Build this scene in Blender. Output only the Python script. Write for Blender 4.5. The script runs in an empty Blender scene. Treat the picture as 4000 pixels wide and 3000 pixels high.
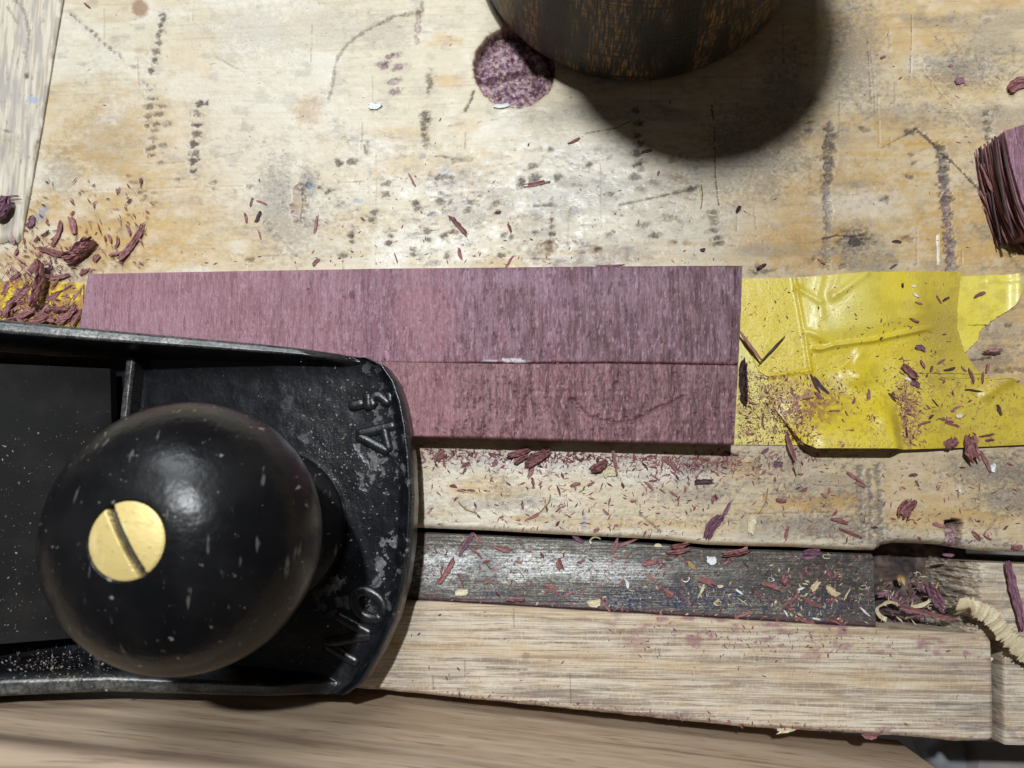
import bpy, math, random
import numpy as np
from math import radians as R, sin, cos, pi

S = bpy.context.scene
COL = S.collection
MM = 0.001
# ------------------------------------------------------------------ camera, world, lamp, exposure
F, HC = 2900.0, 165.0                      # focal length in photo pixels, camera height above the bench (mm)
TILT, LEAN = R(8.82), R(3.90)
cam_d = bpy.data.cameras.new('camera'); cam = bpy.data.objects.new('camera', cam_d); COL.objects.link(cam)
cam.location = (0, 0, HC * MM); cam.rotation_euler = (TILT, LEAN, 0)
cam_d.sensor_width = 36; cam_d.lens = 36 * F / 4000
cam_d.clip_start = 0.002; cam_d.clip_end = 20
cam_d.dof.use_dof = True; cam_d.dof.focus_distance = 0.163; cam_d.dof.aperture_fstop = 24
S.camera = cam

w = bpy.data.worlds.new('World'); S.world = w; w.use_nodes = True
bg = w.node_tree.nodes['Background']; bg.inputs[0].default_value = (1.0, 0.93, 0.86, 1); bg.inputs[1].default_value = 0.055

def lamp(name, loc, power, radius, color):
    l = bpy.data.lights.new(name, 'POINT'); l.energy = power; l.shadow_soft_size = radius; l.color = color
    o = bpy.data.objects.new(name, l); o.location = [c * MM for c in loc]; COL.objects.link(o); return o
lamp('work_lamp', (-32, 240, 700), 20.5, 0.013, (0.92, 0.97, 1.0))
ad = bpy.data.lights.new('strip_light', 'AREA'); ad.shape = 'RECTANGLE'; ad.size = .34; ad.size_y = .22; ad.energy = 3.9; ad.color = (0.86, 0.94, 1.0)
ao = bpy.data.objects.new('strip_light', ad); ao.location = (-.16, .62, .60); ao.rotation_euler = (-math.atan2(.62, .60), -.16, 0); COL.objects.link(ao)

S.view_settings.view_transform = 'Standard'; S.view_settings.look = 'None'
S.view_settings.exposure = 0.0; S.view_settings.gamma = 1.0
S.render.engine = 'CYCLES'; S.cycles.max_bounces = 6; S.cycles.use_denoising = True

# ------------------------------------------------------------------ helpers: photo point -> place on a level surface
ca, sa, cb, sb = cos(TILT), sin(TILT), cos(LEAN), sin(LEAN)
ROT = np.array([[cb, 0, sb], [0, 1, 0], [-sb, 0, cb]]) @ np.array([[1, 0, 0], [0, ca, -sa], [0, sa, ca]])
def at(u, v, z=0.0):
    u = np.asarray(u, float); v = np.asarray(v, float); z = np.asarray(z, float)
    u, v, z = np.broadcast_arrays(u, v, z)
    d = np.stack([(u - 2000) / F, -(v - 1500) / F, -np.ones_like(u)], -1) @ ROT.T
    t = (z - HC) / d[..., 2]
    return np.stack([d[..., 0] * t, d[..., 1] * t, z + 0 * t], -1)

_T = {}
def vn(x, y, seed):
    if seed not in _T: _T[seed] = np.random.RandomState(seed).rand(256, 256)
    T = _T[seed]
    xi = np.floor(x); yi = np.floor(y); fx = x - xi; fy = y - yi
    xi = xi.astype(int) & 255; yi = yi.astype(int) & 255; x1 = (xi + 1) & 255; y1 = (yi + 1) & 255
    fx = fx * fx * (3 - 2 * fx); fy = fy * fy * (3 - 2 * fy)
    return (T[yi, xi] * (1 - fx) + T[yi, x1] * fx) * (1 - fy) + (T[y1, xi] * (1 - fx) + T[y1, x1] * fx) * fy
def fbm(x, y, seed, o=4):
    r = 0; a = 1; s = 0
    for k in range(o):
        r = r + a * vn(x * 2 ** k + 17.3 * k, y * 2 ** k + 5.1 * k, seed + k); s += a; a *= .5
    return r / s
def sst(a, b, x):
    t = np.clip((x - a) / (b - a), 0, 1); return t * t * (3 - 2 * t)

# ------------------------------------------------------------------ object makers
WLOC = {}
def tag(o, label=None, cat=None, group=None, kind=None):
    if label: o['label'] = label
    if cat: o['category'] = cat
    if group: o['group'] = group
    if kind: o['kind'] = kind
    return o
def thing(name, label, cat, loc, group=None):
    o = bpy.data.objects.new(name, None); COL.objects.link(o); o.empty_display_size = .005
    o.location = [c * MM for c in loc]; WLOC[o.name] = np.array(loc, float)
    return tag(o, label, cat, group)
def mk(name, V, faces, mat, parent=None, smooth=True, attrs=None, uv=None, base=None):
    """V: (n,3) mm in the world; faces: list of (m,k) index arrays"""
    V = np.asarray(V, float)
    if parent is not None: org = WLOC[parent.name]
    else:
        org = np.array([(V[:, 0].min() + V[:, 0].max()) / 2, (V[:, 1].min() + V[:, 1].max()) / 2, V[:, 2].min()]) if base is None else np.array(base, float)
    me = bpy.data.meshes.new(name)
    Vl = ((V - org) * MM).astype(np.float32)
    fl = [np.asarray(f, np.int32) for f in faces]
    loops = np.concatenate([f.ravel() for f in fl])
    sizes = np.concatenate([np.full(len(f), f.shape[1], np.int32) for f in fl])
    me.vertices.add(len(Vl)); me.vertices.foreach_set('co', Vl.ravel())
    me.loops.add(len(loops)); me.loops.foreach_set('vertex_index', loops)
    me.polygons.add(len(sizes))
    st = np.concatenate([[0], np.cumsum(sizes)[:-1]]).astype(np.int32)
    me.polygons.foreach_set('loop_start', st)
    try: me.polygons.foreach_set('loop_total', sizes)
    except Exception: pass
    me.polygons.foreach_set('use_smooth', np.full(len(sizes), bool(smooth)))
    me.update(calc_edges=True)
    for k, a in (attrs or {}).items():
        at_ = me.attributes.new(k, 'FLOAT', 'POINT'); at_.data.foreach_set('value', np.asarray(a, np.float32).ravel())
    if uv is not None:
        l = me.uv_layers.new(name='map'); l.data.foreach_set('uv', np.asarray(uv, np.float32)[loops].ravel())
    me.validate()
    me.materials.append(mat)
    o = bpy.data.objects.new(name, me); COL.objects.link(o)
    if parent is not None:
        o.parent = parent; WLOC[o.name] = org.copy()
    else:
        o.location = org * MM; WLOC[o.name] = org
    return o
def grid_faces(nv, nu, off=0, flip=False):
    i = np.arange(nv * nu).reshape(nv, nu)
    f = np.stack([i[1:, :-1], i[1:, 1:], i[:-1, 1:], i[:-1, :-1]], -1).reshape(-1, 4) + off
    return f[:, ::-1] if flip else f
def ring_idx(nv, nu):
    i = np.arange(nv * nu).reshape(nv, nu)
    return np.concatenate([i[0, :], i[1:, -1], i[-1, -2::-1], i[-2:0:-1, 0]])
def sheet(name, P, mat, parent=None, zb=None, thick=None, attrs=None, uv=None, base=None):
    """P (nv,nu,3): row 0 = far edge. Solid below: flat bottom at zb, or a parallel underside at distance thick."""
    nv, nu = P.shape[:2]; N = nv * nu; top = P.reshape(-1, 3)
    r = ring_idx(nv, nu); n = len(r)
    attrs = dict(attrs or {})
    if thick is not None:
        bot = top.copy(); bot[:, 2] -= thick
        V = np.concatenate([top, bot, top[r], bot[r]])
        a, b = 2 * N + np.arange(n), 2 * N + n + np.arange(n)
        fs = [grid_faces(nv, nu), grid_faces(nv, nu, N, True)]
        src = np.concatenate([np.arange(N), np.arange(N), r, r])
    else:
        lo = top[r].copy(); lo[:, 2] = zb
        V = np.concatenate([top, top[r], lo, lo])
        a, b = N + np.arange(n), N + n + np.arange(n)
        fs = [grid_faces(nv, nu), (N + 2 * n + np.arange(n))[None, :]]
        src = np.concatenate([np.arange(N), r, r, r])
    fs.insert(1, np.stack([a, np.roll(a, -1), np.roll(b, -1), b], -1))
    attrs = {k: np.asarray(v).ravel()[src] for k, v in attrs.items()}
    if uv is not None: uv = uv.reshape(-1, 2)[src]
    return mk(name, V, fs, mat, parent, True, attrs, uv, base)
def resample(pts, t, by=None):
    p = np.asarray(pts, float)
    if by is None:
        s = np.concatenate([[0], np.cumsum(np.linalg.norm(np.diff(p[:, :], axis=0), axis=1))]); s /= s[-1]
    else:
        s = (p[:, by] - p[0, by]) / (p[-1, by] - p[0, by])
    return np.stack([np.interp(t, s, p[:, k]) for k in range(p.shape[1])], -1)
def coons(top, bottom, left, right, u, v, byx=True):
    """boundary polylines -> (nv,nu,dim) patch; top/bottom run left to right, left/right run top to bottom"""
    b = (0, 1) if byx else (None, None)
    T, B = resample(top, u, b[0]), resample(bottom, u, b[0]); L, Rr = resample(left, v, b[1]), resample(right, v, b[1])
    U = u[None, :, None]; Vv = v[:, None, None]
    T, B, L, Rr = T[None], B[None], L[:, None], Rr[:, None]
    return (1 - Vv) * T + Vv * B + (1 - U) * L + U * Rr - ((1 - U) * (1 - Vv) * T[:, :1] + U * (1 - Vv) * T[:, -1:] + (1 - U) * Vv * B[:, :1] + U * Vv * B[:, -1:])
class Surf:
    """a level face in photo coordinates with a relief Z and wear masks painted on it"""
    def __init__(s, UV, keys, z0=0.0):
        s.U, s.V = UV[..., 0], UV[..., 1]; s.Z = np.full(s.U.shape, z0); s.m = {k: np.zeros(s.U.shape) for k in keys}
        s.cu = s.U.mean(0); s.rv = s.V.mean(1); s.jx = (fbm(s.U / 15, s.V / 12, 91, 3) - .5) + .75 * (fbm(s.U / 6, s.V / 4.5, 92, 2) - .5)
    def win(s, u0, v0, u1, v1, mg=70):
        a = max(0, np.searchsorted(s.cu, u0 - mg)); b = np.searchsorted(s.cu, u1 + mg)
        c = max(0, np.searchsorted(s.rv, v0 - mg)); d = np.searchsorted(s.rv, v1 + mg)
        return slice(c, d), slice(a, b)
    def put(s, key, W, m, amt, dz):
        if m.size == 0: return
        if key:
            k = s.m[key]; k[W] = np.maximum(k[W], m * amt) if amt > 0 else k[W] * (1 + m * amt)
        if dz: s.Z[W] += m * dz
    def blob(s, key, cx, cy, rx, ry=None, amt=1., ang=0, soft=.6, rag=.8, dz=0):
        ry = ry or rx; q = max(rx, ry) * 1.6
        W = s.win(cx - q, cy - q, cx + q, cy + q); x = s.U[W] - cx; y = s.V[W] - cy
        c, n = cos(R(ang)), sin(R(ang)); X = (x * c - y * n) / rx; Y = (x * n + y * c) / ry
        d = np.sqrt(X * X + Y * Y) + rag * s.jx[W] * 1.6
        s.put(key, W, sst(1 + soft / 2, 1 - soft / 2, d), amt, dz)
    def stroke(s, key, pts, wd, amt=1., rag=.8, dz=0, soft=.8):
        p = np.array(pts, float); W = s.win(p[:, 0].min(), p[:, 1].min(), p[:, 0].max(), p[:, 1].max())
        u, v = s.U[W], s.V[W]; d = np.full(u.shape, 1e9)
        for (x0, y0), (x1, y1) in zip(p[:-1], p[1:]):
            l2 = (x1 - x0) ** 2 + (y1 - y0) ** 2 + 1e-9
            t = np.clip(((u - x0) * (x1 - x0) + (v - y0) * (y1 - y0)) / l2, 0, 1)
            d = np.minimum(d, np.hypot(u - x0 - t * (x1 - x0), v - y0 - t * (y1 - y0)))
        d = d / (wd / 2) + rag * s.jx[W] * 2
        s.put(key, W, sst(1 + soft / 2, 1 - soft / 2, d), amt, dz)

def lathe(name, prof, cx, cy, mat, parent=None, n=128, **kw):
    p = np.asarray(prof, float); k = len(p); th = np.linspace(0, 2 * pi, n + 1)
    V = np.stack([cx + p[:, 0, None] * np.cos(th), cy + p[:, 0, None] * np.sin(th), p[:, 1, None] + 0 * th], -1)
    s = np.concatenate([[0], np.cumsum(np.hypot(*np.diff(p, axis=0).T))])
    uv = np.stack([(th * p[:, 0].max())[None, :] + 0 * s[:, None], s[:, None] + 0 * th[None, :]], -1)
    return mk(name, V.reshape(-1, 3), [grid_faces(k, n + 1, 0, True)], mat, parent, True, None, uv.reshape(-1, 2), base=kw.get('base'))
def tube(pts, r, n=10, flat=1.0, cap=True):
    p = np.asarray(pts, float); m = len(p); t = np.gradient(p, axis=0); t /= np.linalg.norm(t, axis=1)[:, None] + 1e-9
    side = np.cross(t, [0, 0, 1.]); side /= np.linalg.norm(side, axis=1)[:, None] + 1e-9; up = np.cross(side, t)
    rr = np.broadcast_to(np.asarray(r, float), (m,)).copy()
    th = np.linspace(0, 2 * pi, n, endpoint=False)
    V = p[:, None] + rr[:, None, None] * (np.cos(th)[None, :, None] * side[:, None] + flat * np.sin(th)[None, :, None] * up[:, None])
    i = np.arange(m * n).reshape(m, n); j = np.roll(i, -1, 1)
    f = np.stack([i[:-1], j[:-1], j[1:], i[1:]], -1).reshape(-1, 4)
    return V.reshape(-1, 3), [f, i[:1, ::-1], i[-1:]]
def join(parts):
    Vs, Fs, o = [], [], 0
    for V, f in parts:
        Vs.append(V); Fs += [np.asarray(q) + o for q in f]; o += len(V)
    return np.concatenate(Vs), Fs
def dense(pts, step):
    p = np.asarray(pts, float); L = np.linalg.norm(np.diff(p, axis=0), axis=1).sum(); n = max(4, int(L / step))
    return resample(p, np.linspace(0, 1, n))
def smooth_path(pts, n=40):
    p = np.asarray(pts, float); q = resample(p, np.linspace(0, 1, n))
    for _ in range(4): q[1:-1] = .25 * q[:-2] + .5 * q[1:-1] + .25 * q[2:]
    return q

# ------------------------------------------------------------------ materials
class NT:
    def __init__(s, name):
        s.mat = bpy.data.materials.new(name); s.mat.use_nodes = True; s.t = s.mat.node_tree; s.b = s.t.nodes['Principled BSDF']
        s.tc = s.t.nodes.new('ShaderNodeTexCoord')
    def n(s, k, **kw):
        o = s.t.nodes.new(k)
        for a, v in kw.items(): setattr(o, a, v)
        return o
    def l(s, a, b): s.t.links.new(a, b)
    def _in(s, sock, v):
        if isinstance(v, bpy.types.NodeSocket): s.l(v, sock)
        else: sock.default_value = v if not (isinstance(v, tuple) and len(v) == 3 and sock.type == 'RGBA') else (*v, 1)
    def attr(s, name): return s.n('ShaderNodeAttribute', attribute_name=name).outputs['Fac']
    def noise(s, sc, scale=(1, 1, 1), det=4, rough=.55, uv=False, dist=0.):
        m = s.n('ShaderNodeMapping'); m.inputs['Scale'].default_value = scale
        s.l(s.tc.outputs['UV' if uv else 'Object'], m.inputs[0])
        o = s.n('ShaderNodeTexNoise'); s.l(m.outputs[0], o.inputs['Vector'])
        o.inputs['Scale'].default_value = sc; o.inputs['Detail'].default_value = det; o.inputs['Roughness'].default_value = rough; o.inputs['Distortion'].default_value = dist
        return o.outputs['Fac']
    def ramp(s, f, a, b, va=0., vb=1.):
        o = s.n('ShaderNodeMapRange', interpolation_type='SMOOTHSTEP'); s.l(f, o.inputs[0])
        for i, v in zip((1, 2, 3, 4), (a, b, va, vb)): o.inputs[i].default_value = v
        return o.outputs[0]
    def math(s, op, a, b=0., c=0.):
        o = s.n('ShaderNodeMath', operation=op)
        for i, v in enumerate((a, b, c)): s._in(o.inputs[i], v)
        return o.outputs[0]
    def mix(s, f, a, b, mode='MIX'):
        o = s.n('ShaderNodeMix', data_type='RGBA', blend_type=mode)
        s._in(o.inputs[0], f); s._in(o.inputs[6], a); s._in(o.inputs[7], b); return o.outputs[2]
    def out(s, col=None, rough=None, metal=None, bump=None, bdist=.0002, bstr=1., spec=None):
        i = s.b.inputs
        if col is not None: s._in(i['Base Color'], col)
        if rough is not None: s._in(i['Roughness'], rough)
        if metal is not None: s._in(i['Metallic'], metal)
        if spec is not None: s._in(i['Specular IOR Level'], spec)
        if bump is not None:
            o = s.n('ShaderNodeBump'); o.inputs['Distance'].default_value = bdist; o.inputs['Strength'].default_value = bstr
            s.l(bump, o.inputs['Height']); s.l(o.outputs[0], i['Normal'])
        return s.mat

def wood_bench():
    t = NT('worn_pine')
    g = t.noise(1, (90, 900, 90), 5, .6); fine = t.noise(1500, (1, 1.4, 1), 3, .6); mid = t.noise(260, (1, 1.5, 1), 4)
    c = t.mix(t.attr('warm'), (.56, .48, .338), (.50, .30, .088))
    c = t.mix(t.ramp(g, .46, .70, 0, .38), c, (.40, .27, .14)); c = t.mix(t.ramp(t.noise(1, (28, 1500, 90), 4, .6), .56, .70, 0, .4), c, (.33, .215, .115))
    c = t.mix(t.ramp(mid, .45, .72, 0, .35), c, (.66, .59, .47))
    c = t.mix(t.attr('pale'), c, (.70, .66, .58))
    c = t.mix(t.math('MULTIPLY', t.attr('grime'), t.ramp(fine, .28, .62, .55, 1.)), c, (.17, .145, .13))
    c = t.mix(t.ramp(fine, .60, .74, 0, .3), c, (.30, .22, .15))
    c = t.mix(t.attr('brown'), c, (.24, .12, .055))
    c = t.mix(t.attr('violet'), c, t.mix(t.ramp(t.noise(900, (1, 1, 1), 3), .4, .64), (.12, .042, .082), (.37, .245, .25)))
    c = t.mix(t.ramp(t.math('ADD', t.attr('dark'), t.math('MULTIPLY', t.math('SUBTRACT', fine, .5), .9)), .18, 1.02), c, t.mix(t.ramp(fine, .4, .6), (.034, .025, .023), (.105, .072, .064)))
    c = t.mix(t.attr('blue'), c, (.22, .27, .36))
    r = t.ramp(mid, .3, .7, .38, .6); r = t.math('ADD', r, t.math('MULTIPLY', t.attr('dark'), .3))
    r = t.math('SUBTRACT', r, t.math('MULTIPLY', t.attr('pale'), .12))
    return t.out(c, r, 0., t.math('ADD', t.math('MULTIPLY', fine, .5), mid), .00016, .8, .45)
def wood_plank():
    t = NT('grey_pine_plank')
    g = t.noise(1, (40, 1250, 90), 5, .65); g2 = t.noise(1, (90, 2600, 90), 3, .6); saw = t.noise(1, (2900, 850, 90), 2, .5); mid = t.noise(120, (1, 3, 1), 4)
    c = t.mix(t.ramp(mid, .4, .65), (.60, .515, .40), (.55, .43, .295))
    c = t.mix(t.ramp(g, .50, .66, 0, .85), c, (.25, .17, .115))
    c = t.mix(t.ramp(g2, .50, .64, 0, .65), c, (.24, .165, .11)); c = t.mix(t.ramp(t.noise(1, (25, 4200, 90), 3, .6), .56, .66, 0, .6), c, (.17, .125, .105))
    c = t.mix(t.ramp(saw, .50, .70, 0, .32), c, (.66, .60, .51)); c = t.mix(t.ramp(t.noise(1, (14, 700, 90), 5, .7), .54, .68, 0, .8), c, (.20, .15, .12)); c = t.mix(t.ramp(t.noise(1, (130, 1700, 90), 4, .7), .60, .70, 0, .75), c, (.12, .088, .072))
    c = t.mix(t.math('MULTIPLY', t.attr('grime'), t.ramp(g, .35, .6)), c, (.17, .14, .125))
    c = t.mix(t.attr('warm'), c, (.50, .33, .16))
    c = t.mix(t.attr('violet'), c, (.26, .12, .14))
    c = t.mix(t.attr('dark'), c, (.035, .03, .032))
    return t.out(c, t.ramp(saw, .3, .7, .5, .68), 0., t.math('ADD', saw, g), .00018, .8, .35)
def wood_front():
    t = NT('brown_board')
    g = t.noise(1, (15, 900, 1150), 5, .68); g2 = t.noise(1, (9, 240, 260), 4, .6); mid = t.noise(70, (1, 3, 3), 3)
    c = t.mix(t.ramp(g2, .35, .68), (.56, .43, .305), (.43, .305, .205))
    c = t.mix(t.ramp(g, .5, .68, 0, .85), c, (.26, .165, .10))
    c = t.mix(t.ramp(mid, .52, .7, 0, .4), c, (.47, .37, .29))
    c = t.mix(t.attr('dark'), c, (.10, .062, .045))
    return t.out(c, .5, 0., g, .0001, .5, .35)
def wood_batten():
    t = NT('pale_batten')
    g = t.noise(1, (1200, 70, 90), 5, .6); m = t.noise(160, (1, 1, 1), 3)
    c = t.mix(t.ramp(g, .42, .68, 0, .8), (.60, .54, .43), (.34, .26, .185))
    c = t.mix(t.attr('dark'), c, (.12, .075, .05)); c = t.mix(t.attr('grime'), c, (.34, .30, .28)); c = t.mix(t.attr('blue'), c, (.30, .36, .48))
    return t.out(c, .55, 0., g, .00018, .8)
def wood_purple(name, c1, c2, c3, lav):
    t = NT(name)
    g = t.noise(1, (1300, 130, 90), 5, .65); b = t.noise(1, (150, 18, 90), 4, .6); f = t.noise(1, (2600, 700, 90), 3, .6); bl = t.noise(1, (220, 90, 90), 3)
    c = t.mix(t.ramp(b, .36, .66), c1, c2)
    c = t.mix(t.ramp(g, .47, .64, 0, .8), c, c3); c = t.mix(t.ramp(t.noise(1, (900, 330, 90), 4, .7), .54, .66, 0, .7), c, tuple(x * .62 for x in c3))
    c = t.mix(t.ramp(f, .54, .68, 0, .65), c, lav)
    c = t.mix(t.ramp(bl, .5, .7, 0, .35), c, c2)
    c = t.mix(t.attr('grey'), c, t.mix(t.ramp(g, .4, .6), (.175, .078, .094), (.088, .035, .042))); c = t.mix(t.attr('lav'), c, lav); c = t.mix(t.attr('pink'), c, (.32, .14, .16))
    c = t.mix(t.attr('dark'), c, (.075, .028, .033))
    c = t.mix(t.attr('chalk'), c, (.62, .55, .58))
    return t.out(c, t.ramp(g, .3, .7, .36, .56), 0., t.math('ADD', t.math('MULTIPLY', f, .7), g), .00034, 1., .5)
def shaving_mat(name, a, b, rough=.6):
    t = NT(name); f = t.noise(2500, (1, 1, 1), 3)
    c = t.mix(t.attr('tint'), a, b); c = t.mix(t.ramp(f, .45, .7, 0, .45), c, tuple(x * .5 for x in a))
    return t.out(c, rough, 0., f, .00008, .6, .35)
def steel_bar():
    t = NT('worn_steel')
    br = t.noise(1, (140, 2600, 90), 4, .65); f = t.noise(2200, (1, 1, 1), 4, .7); m = t.noise(180, (1, 1.6, 1), 5, .65); p = t.noise(420, (1, 1, 1), 3)
    c = t.mix(t.ramp(br, .35, .7), (.10, .09, .075), (.24, .228, .205))
    c = t.mix(t.ramp(m, .42, .62, 0, .8), c, (.075, .065, .055))
    c = t.mix(t.math('MULTIPLY', t.attr('bare_glare'), t.ramp(f, .36, .56)), c, (.70, .70, .685))
    c = t.mix(t.ramp(f, .56, .68, 0, .75), c, (.05, .042, .036))
    c = t.mix(t.attr('oil'), c, t.mix(t.ramp(p, .4, .6), (.012, .010, .006), (.05, .04, .03)))
    c = t.mix(t.math('MULTIPLY', t.attr('blue'), t.ramp(f, .42, .6)), c, (.022, .035, .085))
    c = t.mix(t.attr('violet'), c, (.09, .04, .05))
    me = t.math('SUBTRACT', .85, t.math('MULTIPLY', t.ramp(m, .42, .62), .55)); me = t.math('MULTIPLY', me, t.math('SUBTRACT', 1., t.attr('oil')))
    r = t.ramp(f, .35, .65, .36, .6)
    return t.out(c, r, me, t.math('ADD', t.math('MULTIPLY', br, .9), t.math('MULTIPLY', f, .5)), .00016, 1., .5)
def tape_mat(name, c1, c2):
    t = NT(name)
    f = t.noise(1700, (1, 1, 1), 4, .65); m = t.noise(90, (1, 1, 1), 4); fi = t.noise(1, (700, 1600, 200), 3)
    c = t.mix(t.ramp(m, .35, .65), c1, c2)
    c = t.mix(t.attr('pale'), c, (.72, .69, .28)); c = t.mix(t.attr('grime'), c, (.40, .29, .04))
    c = t.mix(t.attr('dust'), c, (.30, .12, .07))
    c = t.mix(t.ramp(fi, .55, .75, 0, .25), c, tuple(x * .6 for x in c1))
    t.b.inputs['Coat Weight'].default_value = .12; t.b.inputs['Coat Roughness'].default_value = .25
    return t.out(c, t.ramp(f, .3, .7, .26, .42), 0., t.math('ADD', f, t.math('MULTIPLY', fi, .5)), .00011, 1., .5)
def japan():
    t = NT('black_japanning')
    f = t.noise(1500, (1, 1, 1), 4, .65); m = t.noise(330, (1, 1, 1), 4, .6); big = t.noise(140, (1, 1, 1), 3)
    chip = t.math('MULTIPLY', t.ramp(big, .50, .56), t.ramp(m, .52, .56)); chip = t.math('MULTIPLY', chip, t.attr('chip'))
    c = t.mix(t.ramp(m, .4, .7), (.0045, .005, .0065), (.011, .012, .015))
    c = t.mix(t.ramp(f, .64, .74, 0, .55), c, (.13, .115, .105))
    c = t.mix(chip, c, t.mix(t.ramp(f, .35, .65), (.06, .058, .06), (.15, .145, .145)))
    c = t.mix(t.attr('wear'), c, t.mix(t.ramp(f, .35, .65), (.055, .052, .047), (.17, .165, .155)))
    r = t.math('ADD', .27, t.math('MULTIPLY', chip, .25)); r = t.math('ADD', r, t.math('MULTIPLY', t.attr('wear'), .12))
    return t.out(c, r, t.math('MULTIPLY', t.attr('wear'), .45), t.math('ADD', t.math('MULTIPLY', f, .5), t.math('ADD', t.math('MULTIPLY', m, .7), t.math('MULTIPLY', chip, -.8))), .00016, .6, .42)
def iron_plate():
    t = NT('dark_iron')
    f = t.noise(1600, (1, 1, 1), 4, .65); m = t.noise(120, (1, 1, 1), 4)
    c = t.mix(t.ramp(m, .4, .7), (.005, .0045, .0045), (.012, .010, .009)); c = t.mix(t.ramp(f, .66, .75, 0, .5), c, (.22, .18, .15))
    return t.out(c, .62, 0., f, .0001, .5, .12)
def knob_mat():
    t = NT('ebonised_knob')
    f = t.noise(420, (1, 1, 1), 3, .6); m = t.noise(95, (1, 1, 1), 4); sp = t.noise(680, (1, 1, .4), 3, .6); sc = t.noise(1, (900, 150, 300), 3, .5); e = t.noise(60, (1, 1, 1), 5, .7)
    c = t.mix(t.ramp(m, .35, .7), (.005, .005, .006), (.011, .0105, .011))
    c = t.mix(t.ramp(sp, .67, .73, 0, .6), c, (.34, .33, .30)); c = t.mix(t.ramp(sc, .66, .73, 0, .35), c, (.25, .235, .2))
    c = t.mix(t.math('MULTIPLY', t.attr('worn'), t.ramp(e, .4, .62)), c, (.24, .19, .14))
    return t.out(c, t.ramp(m, .3, .7, .24, .34), 0., t.math('ADD', m, t.math('MULTIPLY', f, .35)), .0006, .5, .24)
def brass():
    t = NT('brass'); f = t.noise(900, (1, 1.5, 1), 3); g = t.noise(350, (1, .4, 1), 3)
    c = t.mix(t.ramp(f, .58, .72, 0, .6), (.72, .55, .215), (.38, .27, .11)); c = t.mix(t.ramp(g, .6, .74, 0, .5), c, (.9, .78, .42))
    c = t.mix(t.attr('slot'), c, (.035, .028, .016))
    return t.out(c, .45, .25, f, .0001, .5)
def turned():
    t = NT('turned_dark_wood')
    s1 = t.noise(1, (2.0, .22, 1), 3, .6, uv=True); s2 = t.noise(1, (.11, .028, 1), 4, .6, uv=True); rg = t.noise(1, (.04, 1.3, 1), 4, .6, uv=True); pt = t.noise(1, (1.2, .5, 1), 3, .6, uv=True)
    k = t.math('MULTIPLY', t.ramp(s1, .47, .60), t.ramp(s2, .40, .58)); k = t.math('MULTIPLY', k, t.ramp(rg, .34, .54))
    c = t.mix(t.ramp(s2, .3, .7), (.024, .021, .017), (.056, .048, .037)); c = t.mix(t.math('MULTIPLY', k, .95), c, (.42, .245, .10))
    c = t.mix(t.ramp(pt, .6, .75, 0, .4), c, (.10, .09, .075)); c = t.mix(t.ramp(rg, .62, .72, 0, .7), c, (.008, .007, .006))
    return t.out(c, .48, 0., t.math('ADD', rg, t.math('MULTIPLY', s1, .5)), .0004, .7, .45)
def plain(name, a, b, sc, rough, bd=.0003):
    t = NT(name); f = t.noise(sc, (1, 1, 1), 4); return t.out(t.mix(t.ramp(f, .35, .65), a, b), rough, 0., f, bd, .7)

M_bench, M_plank, M_front, M_batten = wood_bench(), wood_plank(), wood_front(), wood_batten()
M_p1 = wood_purple('planed_purple_wood', (.190, .070, .098), (.265, .112, .146), (.098, .031, .040), (.36, .215, .285))
M_p2 = wood_purple('rough_purple_wood', (.182, .062, .072), (.278, .118, .125), (.068, .021, .024), (.38, .205, .215))
M_shav = shaving_mat('purple_shaving', (.105, .031, .032), (.41, .185, .18))
M_viol = shaving_mat('violet_shaving', (.09, .034, .06), (.30, .145, .19))
M_dark = shaving_mat('dark_shaving', (.035, .016, .018), (.10, .045, .05))
M_cream = shaving_mat('cream_chip', (.52, .41, .24), (.68, .60, .42)); M_white = shaving_mat('white_chip', (.62, .62, .58), (.74, .75, .73)); M_tan = shaving_mat('tan_chip', (.34, .20, .06), (.46, .30, .11))
M_steel, M_jap, M_iron, M_knob, M_brass, M_turn = steel_bar(), japan(), iron_plate(), knob_mat(), brass(), turned()
M_tape = tape_mat('yellow_tape', (.68, .515, .026), (.70, .555, .06)); M_tape2 = tape_mat('pale_yellow_tape', (.69, .55, .06), (.71, .59, .11))
M_hole = plain('dark_debris', (.035, .022, .022), (.16, .11, .085), 260, .8)
M_rough = plain('rough_end_grain', (.12, .08, .05), (.36, .27, .17), 330, .7, .0008)
M_floor = plain('dark_floor', (.34, .31, .31), (.42, .39, .385), 9, .6); M_vise = plain('grey_iron', (.26, .235, .235), (.34, .31, .30), 70, .5); M_rod = plain('pale_steel', (.20, .205, .22), (.32, .33, .35), 90, .35)
rnd = random.Random(5)

# ------------------------------------------------------------------ floor below, the bench and its parts
fl = mk('floor', [(-4000, -4000, -420), (4000, -4000, -420), (4000, 4000, -420), (-4000, 4000, -420)], [[(0, 1, 2, 3)]], M_floor); tag(fl, kind='structure')

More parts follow.
